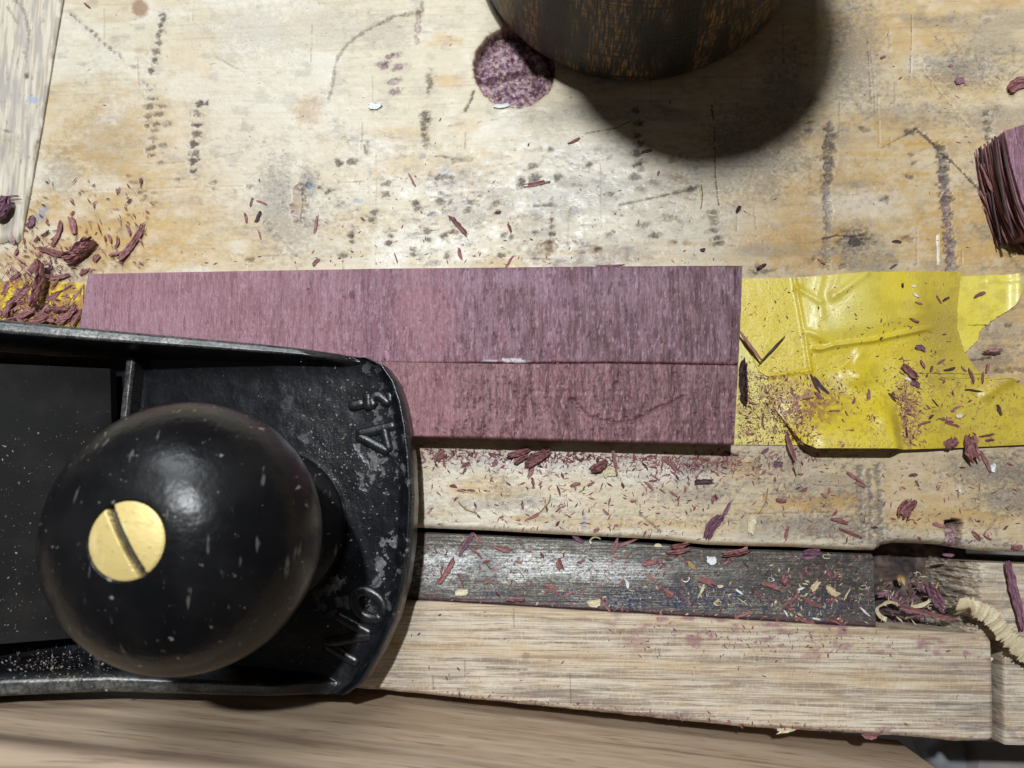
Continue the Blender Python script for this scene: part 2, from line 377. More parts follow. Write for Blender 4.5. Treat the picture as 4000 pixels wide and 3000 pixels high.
bench = thing('workbench', 'scarred pale pine workbench filling the frame, with dents, stains and a round dog hole', 'workbench', (0, 0, -60))
EDGE = [(-1600, 1905), (0, 1975), (1100, 2035), (1640, 2062), (1900, 2072), (2100, 2084), (2300, 2094), (2600, 2108), (2700, 2122), (2760, 2128), (2900, 2133), (3100, 2137), (3300, 2148), (3420, 2150), (3455, 2128), (3500, 2122), (3580, 2124), (3690, 2128), (3760, 2142), (3830, 2152), (4000, 2158), (5600, 2200)]
uu = np.unique(np.concatenate([np.linspace(-1600, -30, 60), np.linspace(-30, 4030, 1016), np.linspace(4030, 5600, 60)])); u01 = (uu + 1600) / 7200
vv = np.concatenate([np.linspace(0, .40, 50)[:-1], np.linspace(.40, 1, 560)])
UV = coons([(-1600, -1500), (5600, -1500)], EDGE, [(-1600, -1500), (-1600, 1905)], [(5600, -1500), (5600, 2200)], u01, vv)
B = Surf(UV, ['warm', 'grime', 'dark', 'pale', 'violet', 'brown', 'blue']); U, V = B.U, B.V
big = fbm(U / 900, V / 160, 3); B.m['warm'][:] = np.clip(sst(.50, .74, big) * .35 + sst(2300, 3500, U) * .30 * (0.4 + big) + sst(-.2, 1.6, V / 1100) * .10, 0, 1)
B.m['pale'][:] = sst(.48, .7, fbm(U / 240, V / 120, 7)) * .5 * sst(2900, 1500, U)
B.m['grime'][:] = sst(.55, .74, fbm(U / 300, V / 90, 21)) * .45 * sst(900, 2600, U) + sst(.60, .76, fbm(U / 60, V / 36, 31)) * .28
wb = B.blob
# warm (yellow-orange) areas
for a in [(560, 640, 330, 300, .62), (420, 900, 420, 160, .68), (760, 760, 160, 220, .6), (240, 1020, 320, 110, .5), (900, 930, 250, 130, .35), (1203, 437, 62, 66, .8), (700, 250, 180, 90, .35),
          (3300, 800, 420, 180, .62), (3150, 950, 300, 110, .8), (3800, 900, 330, 170, .7), (3700, 330, 260, 80, .5), (3620, 130, 150, 60, .5), (2500, 1000, 170, 28, .5), (1950, 1035, 90, 26, .6), (1480, 665, 80, 26, .6),
          (1720, 160, 75, 26, .55), (1750, 316, 60, 24, .5), (1560, 520, 120, 24, .4), (1830, 500, 60, 30, .4), (2300, 985, 260, 9, .6), (2620, 952, 240, 10, .7), (3560, 560, 200, 12, .8), (3450, 605, 300, 10, .7), (3580, 680, 90, 10, .7), (3650, 760, 330, 16, .6), (3250, 1010, 500, 16, .6),
          (3200, 1960, 230, 46, .75), (3080, 1860, 200, 60, .3), (2860, 1835, 110, 50, .85), (1760, 1915, 110, 40, .55), (2060, 2025, 130, 10, .6), (2500, 2050, 500, 26, .4), (3700, 2020, 330, 50, .6), (2290, 2060, 200, 16, .6), (3850, 1400, 260, 180, .5), (3750, 1870, 240, 40, .45), (4000, 1000, 200, 300, .5)]:
    wb('warm', *a[:4], min(1, a[4] * 1.25), soft=1.0, rag=.6)
for a in [(1000, 560, 420, 280, .45), (880, 300, 500, 250, .3), (2250, 700, 330, 170, .55), (2500, 900, 420, 130, .3), (2130, 1800, 420, 46, .75), (2600, 1845, 260, 45, .6), (3350, 800, 160, 60, .5), (1750, 850, 250, 150, .35), (3600, 250, 60, 50, .3)]:
    wb('pale', *a[:4], a[4], soft=1.2, rag=.5)
# grey grime
for a in [(1080, 790, 70, 150, .5), (1200, 720, 50, 60, .6), (1140, 880, 110, 90, .4), (3350, 210, 95, 190, .55), (3760, 270, 150, 70, .6), (3900, 480, 120, 60, .45), (1950, 780, 80, 70, .4), (1820, 830, 90, 60, .4), (2100, 760, 60, 60, .35), (2900, 560, 140, 160, .6), (3060, 430, 90, 220, .6), (1780, 700, 120, 40, .35),
          (2830, 700, 160, 60, .5), (2950, 640, 240, 60, .55), (3000, 720, 60, 70, .5), (3870, 1400, 110, 55, .55), (3900, 1290, 120, 45, .35), (3140, 1900, 110, 46, .5), (3190, 2060, 230, 42, .66), (3090, 2040, 260, 30, .5), (3890, 1840, 180, 60, .7), (3960, 1950, 150, 60, .65), (2720, 1930, 160, 34, .5), (3050, 1800, 150, 60, .45), (2000, 1960, 130, 34, .38), (1880, 1970, 90, 26, .4), (3900, 700, 140, 90, .35), (3560, 450, 220, 40, .3), (2760, 1810, 100, 40, .55), (3600, 2120, 300, 16, .5), (1000, 120, 180, 90, .25), (420, 560, 140, 120, .22), (250, 680, 60, 90, .3), (1500, 120, 120, 60, .3), (1300, 100, 140, 80, .22)]:
    wb('grime', *a[:4], min(.85, a[4] * 1.2), soft=1.1, rag=.9)
wb('brown', 545, 32, 34, 34, .8, rag=.25); wb('brown', 1203, 440, 45, 50, .35, soft=1.2)
wb('brown', 1165, 800, 26, 75, .45, 0, dz=-.35); B.stroke('dark', [(1178, 730), (1180, 790), (1172, 850), (1150, 868)], 7, .7); B.stroke('pale', [(1160, 560), (1165, 740)], 34, .6); wb('brown', 1143, 806, 11, 20, .8)
# saw-tooth pricks and dents: rows of short dark marks
def marks(pts, rx, ry, amt=.85, key='dark', dz=-.22, ang=10):
    for (x, y) in pts:
        if amt > .55: B.blob('grime', x + rnd.uniform(-8, 8), y, rx * 1.9, ry * 1.5, .32 * amt, ang, 1.3, 1.2)
        if rx > 11: B.blob(key, x + rnd.uniform(-1, 1) * rx * .8, y + rnd.uniform(-.6, .6) * ry, rx * rnd.uniform(.3, .6), ry * rnd.uniform(.3, .7), amt * rnd.uniform(.6, .9), ang, .9, 1.2, dz * .6)
        B.blob(key, x + rnd.uniform(-3, 3), y, rx * rnd.uniform(.7, 1.25), ry * rnd.uniform(.7, 1.25), amt * rnd.uniform(.75, 1), ang + rnd.uniform(-15, 15), .8, 1.0, dz)
k = .633
marks([(633, 55), (636, 75), (628, 95), (621, 120), (620, 138), (617, 166), (606, 201), (601, 237), (590, 275)], 13, 12)
marks([(585, 351), (583, 386), (582, 418), (630, 416), (580, 450), (615, 450), (575, 484), (606, 484), (650, 487), (600, 512), (596, 544), (632, 570), (592, 579), (588, 608)], 19, 9, .75)
marks([(781, 405), (772, 447), (768, 487), (766, 525), (758, 563), (763, 598), (754, 628), (752, 668)], 21, 13, .85)
marks([(560, 750), (607, 758), (557, 785), (595, 793), (700, 700), (500, 690), (520, 715), (620, 640), (450, 820)], 17, 6, .6)
for i in range(11): marks([(275 + i * 19, 57 + i * 16.2)], 10, 7, .8, 'violet' if i % 2 else 'dark', -.15, -45)
marks([(519, 262), (560, 322), (570, 333)], 9, 7, .6, 'violet'); marks([(1320, 640), (1368, 633)], 20, 16, .9); marks([(836, 738), (834, 715), (975, 730)], 12, 9, .6)
marks([(1520, 222), (1548, 214), (1500, 245), (1560, 262), (1537, 318), (1543, 358), (1500, 260)], 22, 9, .75, 'violet'); marks([(1633, 60), (1636, 110), (1632, 160)], 9, 20, .6, 'violet')
marks([(1676, 310), (1677, 335), (1674, 352)], 9, 16, .75); marks([(1660, 450), (1663, 472), (1660, 500), (1655, 528), (1662, 545)], 15, 18, .8)
marks([(1433, 560), (1428, 585)], 7, 14, .7, 'dark', -.15); marks([(1351, 560), (1340, 540)], 10, 10, .4)
marks([(2488, 425), (2493, 475), (2490, 528), (2494, 560), (2490, 597), (2494, 640), (2486, 690)], 17, 13, .9)
marks([(2152, 797), (2158, 829), (2158, 857), (2156, 884), (2156, 913), (2148, 582), (2152, 940)], 8, 8, .85)
marks([(2146, 960)], 30, 26, .7, 'brown'); marks([(2148, 950), (2144, 972), (2338, 972), (2636, 945)], 12, 9, .75)
marks([(1625, 790), (1632, 812), (1720, 757), (1717, 785), (1836, 790), (1828, 820), (1938, 795), (1460, 830), (1456, 860), (1524, 920), (1518, 950), (1369, 920), (1376, 945), (1612, 975), (1610, 995), (1336, 1000), (1246, 735), (1670, 905), (1672, 938), (1735, 920), (1765, 905), (1745, 1000), (975, 1015), (1205, 718), (1280, 750), (1510, 720), (1505, 760), (1940, 830), (2000, 930), (1968, 920), (1955, 1000), (2300, 640), (2510, 660), (2090, 905)], 13, 10, .8)
marks([(2036, 705), (2030, 722), (2090, 690), (2095, 712), (2180, 690), (2085, 650)], 18, 14, .8)
marks([(2790, 830), (2784, 848), (2790, 872), (2796, 900), (2800, 930), (2810, 950), (2560, 920), (2387, 915), (2500, 740), (2690, 740), (2510, 880)], 20, 9, .75)
marks([(3240, 505), (3243, 530), (3236, 560), (3245, 590), (3238, 620), (3242, 650), (3240, 680), (3228, 700)], 22, 17, .75, 'dark', -.3); B.stroke('grime', [(3243, 500), (3236, 640), (3238, 690)], 32, .8, 1.2, -.3); B.stroke('grime', [(3226, 720), (3232, 850), (3228, 1030)], 26, .75, 1.2, -.25)
B.stroke('grime', [(3675, 585), (3690, 700), (3702, 860), (3712, 960), (3716, 1090)], 34, .95, 1.3, -.4); B.stroke('violet', [(3690, 700), (3704, 900), (3714, 1090)], 18, .6, 1.6, -.1)
marks([(3676, 590), (3682, 625), (3688, 660), (3690, 695), (3692, 720), (3700, 780), (3706, 850), (3714, 940), (3716, 1000)], 16, 13, .7)
marks([(3854, 443), (3858, 480), (3862, 507), (3862, 534)], 14, 11, .8); marks([(3562, 516)], 28, 15, .85)
wb('grime', 3345, 945, 62, 40, .9, dz=-.5); wb('dark', 3348, 940, 30, 18, .95, dz=-.6); B.stroke('dark', [(3215, 930), (3265, 920), (3310, 922), (3380, 915)], 9, .85); B.stroke('grime', [(3336, 980), (3330, 1040)], 20, .7, 1.2)
marks([(3370, 500), (3390, 508), (3460, 775), (3560, 935), (3565, 605), (3570, 635), (3555, 690), (3175, 1010), (3290, 1040), (3170, 475), (3165, 510), (3830, 630), (3540, 930), (2985, 1060), (2960, 1045)], 17, 8, .7)
wb('grime', 3460, 775, 20, 16, .7); marks([(2960, 1058), (2940, 1062)], 20, 8, .8)
# drawn and cut lines
for p, wd, am in [([(1648, 0), (1648, 45), (1540, 63), (1427, 120), (1357, 170), (1319, 222), (1306, 266), (1296, 340), (1284, 385)], 10, .6), ([(1850, 355), (1835, 400), (1818, 433)], 12, .75),
               ([(753, 0), (750, 85)], 3, .5), ([(2288, 520), (2400, 500), (2471, 468)], 5, .7), ([(2420, 800), (2560, 770), (2710, 738)], 6, .75), ([(2700, 735), (2720, 733)], 14, .8), ([(2780, 411), (2790, 500), (2796, 700), (2808, 805)], 5, .9),
               ([(3391, 158), (3396, 290), (3404, 385)], 5, .7), ([(3400, 190), (3415, 300), (3418, 440)], 4, .6), ([(3474, 114), (3476, 230)], 4, .5), ([(3562, 60), (3560, 200), (3556, 300)], 4, .75), ([(3600, 266), (3689, 380), (3790, 500)], 6, .55), ([(3575, 500), (3676, 589), (3840, 753)], 13, .85),
               ([(3430, 380), (3436, 600)], 4, .45), ([(3581, 890), (3581, 1040)], 4, .55), ([(3757, 980), (3760, 1040)], 3, .5), ([(2090, 806), (2130, 802), (2180, 805)], 8, .7), ([(2075, 1010), (2150, 1012)], 6, .8), ([(1640, 880), (1640, 1045)], 3, .6), ([(1337, 1000), (1341, 1060)], 5, .6), ([(970, 1010), (972, 1060)], 5, .6),
               ([(1702, 697), (1740, 690), (1765, 695)], 12, .7), ([(1700, 610), (1735, 612), (1768, 620)], 5, .75), ([(551, 640), (791, 633), (1076, 563)], 4, .4), ([(108, 760), (500, 740), (950, 728)], 4, .28), ([(2735, 725), (2745, 790), (2740, 812)], 3, .6), ([(2945, 1075), (3060, 1045)], 4, .6), ([(3265, 650), (3420, 740), (3560, 900)], 3, .3), ([(3350, 640), (3500, 720)], 3, .3),
               ([(3800, 870), (3950, 1000), (4000, 1050)], 18, .4), ([(1467, 590), (1463, 1040)], 3, .3), ([(2350, 640), (2352, 900)], 3, .2),
               ([(2160, 1800), (2140, 1860), (2150, 1880)], 10, .5), ([(2565, 1880), (2645, 1940)], 6, .6), ([(2500, 2010), (2550, 2050), (2580, 2080)], 9, .7), ([(2965, 1790), (2968, 1885)], 10, .6), ([(3018, 1790), (3026, 1830)], 8, .5), ([(1950, 1700), (1955, 1800), (1950, 1880), (1960, 2020)], 34, .35), ([(2970, 2005), (2820, 2010), (3300, 2000)], 4, .6), ([(3000, 1890), (3200, 1897), (3430, 1905)], 5, .55),
               ([(2445, 1980), (2425, 2060)], 4, .5), ([(1898, 1940), (1905, 1990), (1925, 2010)], 5, .45), ([(3790, 1408), (3870, 1398)], 10, .8), ([(3900, 1450), (4000, 1440)], 22, .6), ([(3800, 1320), (3815, 1325)], 22, .8), ([(3930, 1270), (3950, 1275)], 14, .7), ([(3870, 1240), (3862, 1290)], 12, .5)]:
    B.stroke('dark', p, wd, am, 1.0, -.10 if wd < 8 else -.18)
for x0, x1, y0, y1, wd in [(3355, 3372, 1820, 2095, 28), (3425, 3440, 1815, 2130, 24), (3395, 3400, 1830, 2110, 20)]:
    B.stroke('grime', [(x0, y0), ((x0 + x1) / 2 + 4, (y0 + y1) / 2), (x1, y1)], wd, .85, 1.3, -.12)
B.stroke('pale', [(3661, 918), (3664, 1030)], 9, .9, .5, -.25)  # groove with its white glint painted in as a pale line
wb('blue', 158, 842, 16, 42, .7, -30); wb('blue', 1215, 722, 16, 12, .5); wb('blue', 1395, 785, 22, 8, .5); wb('blue', 2281, 2035, 8, 30, .6, -10); wb('blue', 1745, 672, 18, 12, .4)
wb('brown', 3170, 2070, 34, 16, .35)
# purple stain beside the tape and under the board's lower edge
wb('violet', 2700, 1830, 46, 38, .55, soft=1.4); B.stroke('violet', [(1640, 1775), (2300, 1790), (2870, 1800)], 60, .22, 1.6); B.stroke('violet', [(0, 1170), (340, 1180)], 160, .35, 1.5)
# fine specks, denser in the middle
sp = fbm(U / 6.5, V / 5.5, 47, 2); den = -.12 + .75 * np.exp(-(((U - 1850) / 700) ** 2 + ((V - 850) / 260) ** 2)) + .25 * sst(2600, 3400, U) + .30 * (V > 1720) + .1
B.m['dark'] = np.maximum(B.m['dark'], sst(.80, .92, sp + den * .14) * .5)
mot = sst(.46, .72, fbm(U / 17, V / 10, 33, 4)) * sst(.40, .62, fbm(U / 190, V / 110, 35, 3)); B.m['grime'] = np.clip(B.m['grime'] + mot * np.clip(den + .25, .12, 1) * .8, 0, 1)
B.m['pale'] = np.clip(B.m['pale'] + sst(.52, .75, fbm(U / 26, V / 13, 37, 3)) * .5 * np.exp(-(((U - 1950) / 750) ** 2 + ((V - 820) / 330) ** 2)), 0, 1)
sp2 = fbm(U / 24, V / 13, 57, 3); B.m['dark'] = np.maximum(B.m['dark'], sst(.74, .86, sp2 + den * .13) * .5)
# relief: grain, wear, worn pockets
B.Z += (fbm(U / 60, V / 16, 61) - .5) * .10 + (fbm(U / 11, V / 8, 67, 3) - .5) * .05 - B.m['dark'] * .10 - B.m['grime'] * .05
for _ in range(150):
    x0, y0 = rnd.uniform(300, 3990), rnd.uniform(10, 2050); L_ = rnd.uniform(20, 170); a = R(rnd.choice([0, 2, -3, 88, 92, 90, 25, -30]) + rnd.uniform(-4, 4))
    if 1030 < y0 < 1760 or np.hypot(x0 - 2012, y0 - 262) < 300: continue
    B.stroke(rnd.choice(['dark', 'grime', 'grime', 'pale', 'brown']), [(x0, y0), (x0 + L_ * .5 * cos(a) + rnd.uniform(-3, 3), y0 + L_ * .5 * sin(a) + rnd.uniform(-3, 3)), (x0 + L_ * cos(a), y0 + L_ * sin(a))], rnd.uniform(2.5, 7), rnd.uniform(.25, .7), 1.0, -.06)
for _ in range(70):
    x0, y0 = rnd.uniform(1500, 2700), rnd.uniform(560, 1030); B.blob(rnd.choice(['grime', 'dark', 'grime', 'brown']), x0, y0, rnd.uniform(8, 34), rnd.uniform(5, 12), rnd.uniform(.3, .65), rnd.uniform(-12, 12), 1.0, 1.4, -.08)
# the dog hole, nearly full of purple dust
hx, hy, hr = 2012, 262, 160
W = B.win(hx - 260, hy - 260, hx + 260, hy + 260); x, y = B.U[W] - hx, (B.V[W] - hy) * 1.03; rr = np.hypot(x, y) + B.jx[W] * 12
ins = sst(hr + 3, hr - 5, rr); bumps = fbm(x / 26 + 40, y / 22 + 40, 71) * 1.5 + fbm(x / 90 + 9, y / 90 + 9, 73, 2) * 2.0
crev = np.exp(-((y - 18 + x * .10 + 18 * np.sin(x / 60)) / 11) ** 2) * (x < 90) + np.exp(-((x - 75 - y * .25) / 22) ** 2) * (y > -60) + np.exp(-((rr - hr + 14) / 22) ** 2) * (y < 20)
B.Z[W] = B.Z[W] * (1 - ins) + ins * (-3.7 + bumps - 1.3 * np.clip(crev, 0, 1.2))
B.m['violet'][W] = np.maximum(B.m['violet'][W] * (1 - ins), ins); B.m['dark'][W] = B.m['dark'][W] * (1 - ins) + ins * np.clip(crev, 0, 1) * .55
fl_ = sst(.74, .80, fbm(x / 7 + 5, y / 7 + 5, 77, 2)); B.m['pale'][W] = B.m['pale'][W] * (1 - ins); B.m['violet'][W] *= 1 - ins * fl_ * .9
B.m['brown'][W] = np.maximum(B.m['brown'][W], .6 * np.exp(-((rr - hr) / 9) ** 2))
# square notch on the front edge, packed with dust
W = B.win(3640, 1990, 3800, 2180); x, y = B.U[W], B.V[W]; ins = sst(3690, 3698, x + B.jx[W] * 14) * sst(3760, 3748, x + B.jx[W] * 22) * sst(2026, 2036, y + B.jx[W] * 10)
B.Z[W] -= ins * (1.2 + 1.6 * fbm(x / 12, y / 12, 79) + 1.5 * sst(2075, 2035, y)); B.m['violet'][W] = np.maximum(B.m['violet'][W], ins * .8); B.m['dark'][W] = np.maximum(B.m['dark'][W], ins * sst(2085, 2045, y) * .8)
# worn, rounded front edge
e = np.interp(U[0], [p[0] for p in EDGE], [p[1] for p in EDGE])[None, :] - V
B.Z -= .9 * np.clip(1 - e / 20, 0, 1) ** 2; B.Z -= 1.3 * np.clip(1 - e / 46, 0, 1) ** 2 * np.exp(-((U - 3560) / 120) ** 2)
B.m['grime'] = np.maximum(B.m['grime'], sst(26, 4, e + B.jx * 20) * .5 * sst(2500, 3200, U)); B.m['pale'] = np.maximum(B.m['pale'], sst(60, 25, e) * sst(4, 20, e) * .35)
P = at(U, V, 0); P[..., 2] = B.Z
sheet('bench_top', P, M_bench, bench, zb=-45, attrs=B.m)
def bz(u, v):
    """relief of the bench top at a photo point"""
    i = np.clip(np.searchsorted(B.cu, u), 0, len(B.cu) - 1); j = int(np.argmin(np.abs(B.V[:, i] - v))); return float(B.Z[j, i])

# steel bar let into the slot
uS = np.linspace(0, 1, 620); vS = np.linspace(0, 1, 80)
TOPB = [(900, 2045), (1640, 2079), (2100, 2100), (2600, 2126), (2760, 2143), (3100, 2152), (3300, 2160), (3408, 2164)]
BOTB = [(900, 2304), (1590, 2343), (2400, 2392), (3422, 2452)]
UV = coons(TOPB, BOTB, [(900, 2045), (900, 2304)], [(3408, 2164), (3414, 2300), (3422, 2452)], uS, vS)
A = Surf(UV, ['oil', 'blue', 'violet', 'bare_glare'], -1.6)
for a in [(1850, 2190, 260, 34, .9), (2150, 2215, 420, 44, .85), (2000, 2165, 330, 16, .6), (2400, 2215, 300, 30, .6), (1720, 2240, 80, 40, .6)]: A.blob('bare_glare', *a[:4], a[4], -1.5, soft=1.3, rag=1.3)  # worn left stretch; its white glare is painted in as brighter steel
for a in [(3180, 2280, 230, 110, .9), (3250, 2200, 150, 50, .8), (2950, 2270, 90, 60, .6), (3300, 2380, 120, 60, .7), (2660, 2260, 40, 30, .9), (1900, 2200, 60, 40, .5), (2160, 2265, 50, 18, .5), (2700, 2180, 300, 60, .35)]: A.blob('oil', *a[:4], a[4], soft=1.0, rag=1.2)
for a in [(2700, 2330, 240, 50, 1), (2480, 2340, 120, 50, .9), (3200, 2370, 160, 40, .8), (1950, 2320, 60, 20, .7), (2230, 2330, 90, 30, .6)]: A.blob('blue', *a[:4], a[4], soft=1.0, rag=1.2)
A.m['violet'] = sst(.90, .97, vS)[:, None] * .8 * np.ones_like(A.U) + sst(.55, .75, fbm(A.U / 40, A.V / 20, 83)) * .2
A.Z += (fbm(A.U / 300, A.V / 40, 87) - .5) * .12 - .5 * sst(.03, 0, vS)[:, None] - .35 * sst(.972, 1, vS)[:, None]
A.Z += (fbm(A.U / 9, A.V / 7, 89, 3) - .5) * .09
P = at(A.U, A.V, -1.6); P[..., 2] = A.Z
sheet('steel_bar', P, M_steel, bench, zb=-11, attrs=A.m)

# front plank
uS = np.linspace(0, 1, 760); vS = np.linspace(0, 1, 110)
TOPP = [(700, 2292), (1590, 2346), (2500, 2401), (3422, 2456), (3700, 2471), (3845, 2480), (3868, 2494)]
BOTP = [(700, 2638), (1500, 2701), (2200, 2772), (2950, 2848), (3470, 2876), (3600, 2884), (3740, 2901), (3892, 2902)]
UV = coons(TOPP, BOTP, [(700, 2292), (700, 2638)], [(3868, 2494), (3876, 2650), (3892, 2902)], uS, vS)
A = Surf(UV, ['grime', 'warm', 'violet', 'dark']); e0 = vS[:, None] * np.ones_like(A.U)
A.m['grime'] = np.clip(sst(.50, .72, fbm(A.U / 160, A.V / 9, 93)) * .55 * sst(.25, .8, e0) + sst(3500, 3800, A.U) * .30 + sst(.58, .75, fbm(A.U / 90, A.V / 30, 95)) * .3, 0, 1)
A.m['warm'] = np.exp(-((e0 - .47) / .07) ** 2) * .3 + np.exp(-((e0 - .04) / .05) ** 2) * .3
A.m['violet'] = np.clip(sst(.54, .74, fbm(A.U / 60, A.V / 26, 97)) * sst(2000, 2700, A.U) * sst(.5, .15, e0) + sst(.6, .75, fbm(A.U / 40, A.V / 16, 99)) * sst(.85, .97, e0), 0, 1) * .75
for x0, y0, y1 in [(2227, 2630, 2745), (1815, 2580, 2640), (1690, 2640, 2690), (2005, 2380, 2450)]: A.stroke('dark', [(x0, y0), (x0 + 3, y1)], 5, .5)
A.blob('dark', 2055, 2563, 16, 16, .35); A.blob('dark', 3680, 2628, 8, 8, .9); A.blob('dark', 3770, 2540, 7, 7, .9)
A.stroke('dark', [(1900, 2608), (2060, 2616)], 7, .5); A.stroke('grime', [(1560, 2602), (2000, 2620), (2500, 2660)], 12, .6); A.stroke('grime', [(1600, 2660), (2200, 2730), (2700, 2780)], 40, .5, 1.4)
A.Z += (fbm(A.U / 200, A.V / 12, 101) - .5) * .10 + (fbm(A.U / 7, A.V / 12, 103, 2) - .5) * .05 - .8 * np.clip(1 - e0 / .05, 0, 1) ** 2 - 1.2 * np.clip(1 - (1 - e0) / .06, 0, 1) ** 2 * (.5 + fbm(A.U / 60, A.V / 60, 105))
A.Z -= 1.2 * np.clip(1 - (3890 - A.U) / 30, 0, 1) ** 2
P = at(A.U, A.V, 0); P[..., 2] = A.Z
sheet('front_plank', P, M_plank, bench, zb=-40, attrs=A.m)

# rough end block on the right, broken away towards the cavity
uS = np.linspace(0, 1, 330); vS = np.linspace(0, 1, 190)
UV = coons([(3660, 2190), (5200, 2260)], [(3660, 2905), (5200, 2950)], [(3660, 2190), (3660, 2905)], [(5200, 2260), (5200, 2950)], uS ** 1.8, vS)
A = Surf(UV, ['grime', 'warm', 'violet', 'dark'])
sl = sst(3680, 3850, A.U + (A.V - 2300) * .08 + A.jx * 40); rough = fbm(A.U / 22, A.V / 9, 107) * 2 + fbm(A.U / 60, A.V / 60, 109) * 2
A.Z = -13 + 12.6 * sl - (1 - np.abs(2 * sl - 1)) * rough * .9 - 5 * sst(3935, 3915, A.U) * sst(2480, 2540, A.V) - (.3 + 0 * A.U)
A.m['dark'] = (1 - sl) * .55 + .55 * sst(3930, 3915, A.U) * sst(2530, 2570, A.V); A.m['grime'] = np.clip(sst(.45, .7, fbm(A.U / 40, A.V / 18, 111)) * .7 + (1 - np.abs(2 * sl - 1)) * .4, 0, 1)  # darker down the slope; shadow gap beside the plank end painted dark
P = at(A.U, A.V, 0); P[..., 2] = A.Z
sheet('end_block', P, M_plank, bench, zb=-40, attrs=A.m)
# cavity floor
UV = coons([(900, 2010), (3900, 2130)], [(900, 2330), (3900, 2510)], [(900, 2010), (900, 2330)], [(3900, 2130), (3900, 2510)], np.linspace(0, 1, 260), np.linspace(0, 1, 60))
P = at(UV[..., 0], UV[..., 1], 0); P[..., 2] = -13.5 + 3.5 * fbm(UV[..., 0] / 45, UV[..., 1] / 40, 113) + 3 * np.exp(-((UV[..., 0] - 3470) / 60) ** 2 - ((UV[..., 1] - 2270) / 70) ** 2)
sheet('cavity_floor', P, M_hole, bench, zb=-40)

# brown board standing proud along the near edge
E = np.array([(-260, -24.5), (-112, -37.9), (-51, -42.6), (20, -49.2), (42.7, -51.3), (75.6, -54.6)]); far = resample(E, np.linspace(0, 1, 240), 0)
prof = [(0, -20.)] + [(.15 * sin(z * .35), z) for z in np.linspace(-2, 38.5, 40)] + [(.1, 39.6), (.5, 40.8), (1.3, 41.6), (2.4, 42), (4, 42.1)] + [(d, 42.1) for d in np.linspace(6, 60, 14)]
dn = np.array([-.10, -1.]); P = np.zeros((len(prof), 240, 3))
for i, (d, z) in enumerate(prof):
    P[i, :, :2] = far + dn * d; P[i, :, 2] = z
X, Y = P[..., 0], P[..., 1]
Zf = P[..., 2]
dk = np.exp(-((Zf - 39.5) / 2.2) ** 2) * (Y > -60) * .8 * (.5 + fbm(X / 30, Zf / 3, 115)) + .4 * np.exp(-((Zf - 27 - .02 * X) / 1.6) ** 2) * sst(.4, .65, fbm(X / 25, Zf / 3, 116)) + .5 * np.exp(-((Zf - 6 - .02 * X) / .7) ** 2) * sst(-30, 10, X)
front = sheet('front_board', P, M_front, None, zb=-20.5, attrs={'dark': dk}, base=(0, -60, -20.5))
tag(front, 'smooth brown board running along the bottom edge of the picture, below the plane', 'board')

# dim iron below the corner
vs = thing('iron_fitting', 'dark grey iron shape with a pale rod, below the bench at the lower right corner', 'iron fitting', (100, -70, -60))
v, f = tube(at(np.array([3660, 3700, 3745]), np.array([2870, 2935, 3040]), -45), 6.5, 20); mk('rod', v, f, M_rod, vs)
cc = at(np.array([3780, 4600, 4600, 3700]), np.array([2860, 2860, 3500, 3200]), -40)
q = resample(np.concatenate([cc, cc[:1]]), np.linspace(0, 1, 40, endpoint=False)); inn = q.copy(); inn[:, :2] += (q[:, :2].mean(0) - q[:, :2]) * .07; inn[:, 2] += 4; lo = q.copy(); lo[:, 2] -= 20
i = np.arange(40); mk('casting', np.concatenate([lo, q, inn]), [np.stack([i, np.roll(i, -1), np.roll(i, -1) + 40, i + 40], -1), np.stack([i + 40, np.roll(i, -1) + 40, np.roll(i, -1) + 80, i + 80], -1), (i + 80)[None]], M_vise, vs, smooth=False)

# ------------------------------------------------------------------ pale strip at the upper left
uS = np.linspace(0, 1, 110); vS = np.linspace(0, 1, 300)
UV = coons([(-330, -420), (312, -420)], [(-300, 925), (0, 941), (20, 934), (45, 946), (62, 938), (78, 918)], [(-330, -420), (-300, 925)], [(312, -420), (240, 0), (205, 200), (160, 480), (120, 700), (78, 925)], uS, vS)
A = Surf(UV, ['dark', 'grime', 'blue'], 1.1)
A.stroke('dark', [(60, 0), (95, 60), (110, 140), (92, 230)], 14, .6, 1.3, -.3); A.stroke('dark', [(30, 30), (70, 90)], 10, .5); A.blob('dark', 98, 296, 10, 10, .95, dz=-.8); A.blob('dark', 25, 512, 12, 7, .7); A.blob('blue', 130, 388, 26, 11, .8); A.blob('dark', 40, 560, 40, 50, .25)
A.m['grime'] = sst(.48, .72, fbm(A.U / 26, A.V / 120, 117)) * .7; A.m['dark'] = np.maximum(A.m['dark'], sst(.70, .82, fbm(A.U / 9, A.V / 22, 118)) * .5 + .5 * sst(.955, .99, uS)[None, :] * sst(.4, .6, fbm(A.U / 20, A.V / 40, 120)))
A.Z += (fbm(A.U / 9, A.V / 90, 119) - .5) * .25 - .5 * np.clip(1 - (1 - uS[None, :]) / .04, 0, 1) ** 2 - .8 * np.clip(1 - (1 - vS[:, None]) / .02, 0, 1) ** 2
P = at(A.U, A.V, 1.1); P[..., 2] = A.Z
tag(sheet('wooden_strip', P, M_batten, None, zb=.15, attrs=A.m), 'thin pale wooden strip lying on the bench at the upper left', 'wood strip')

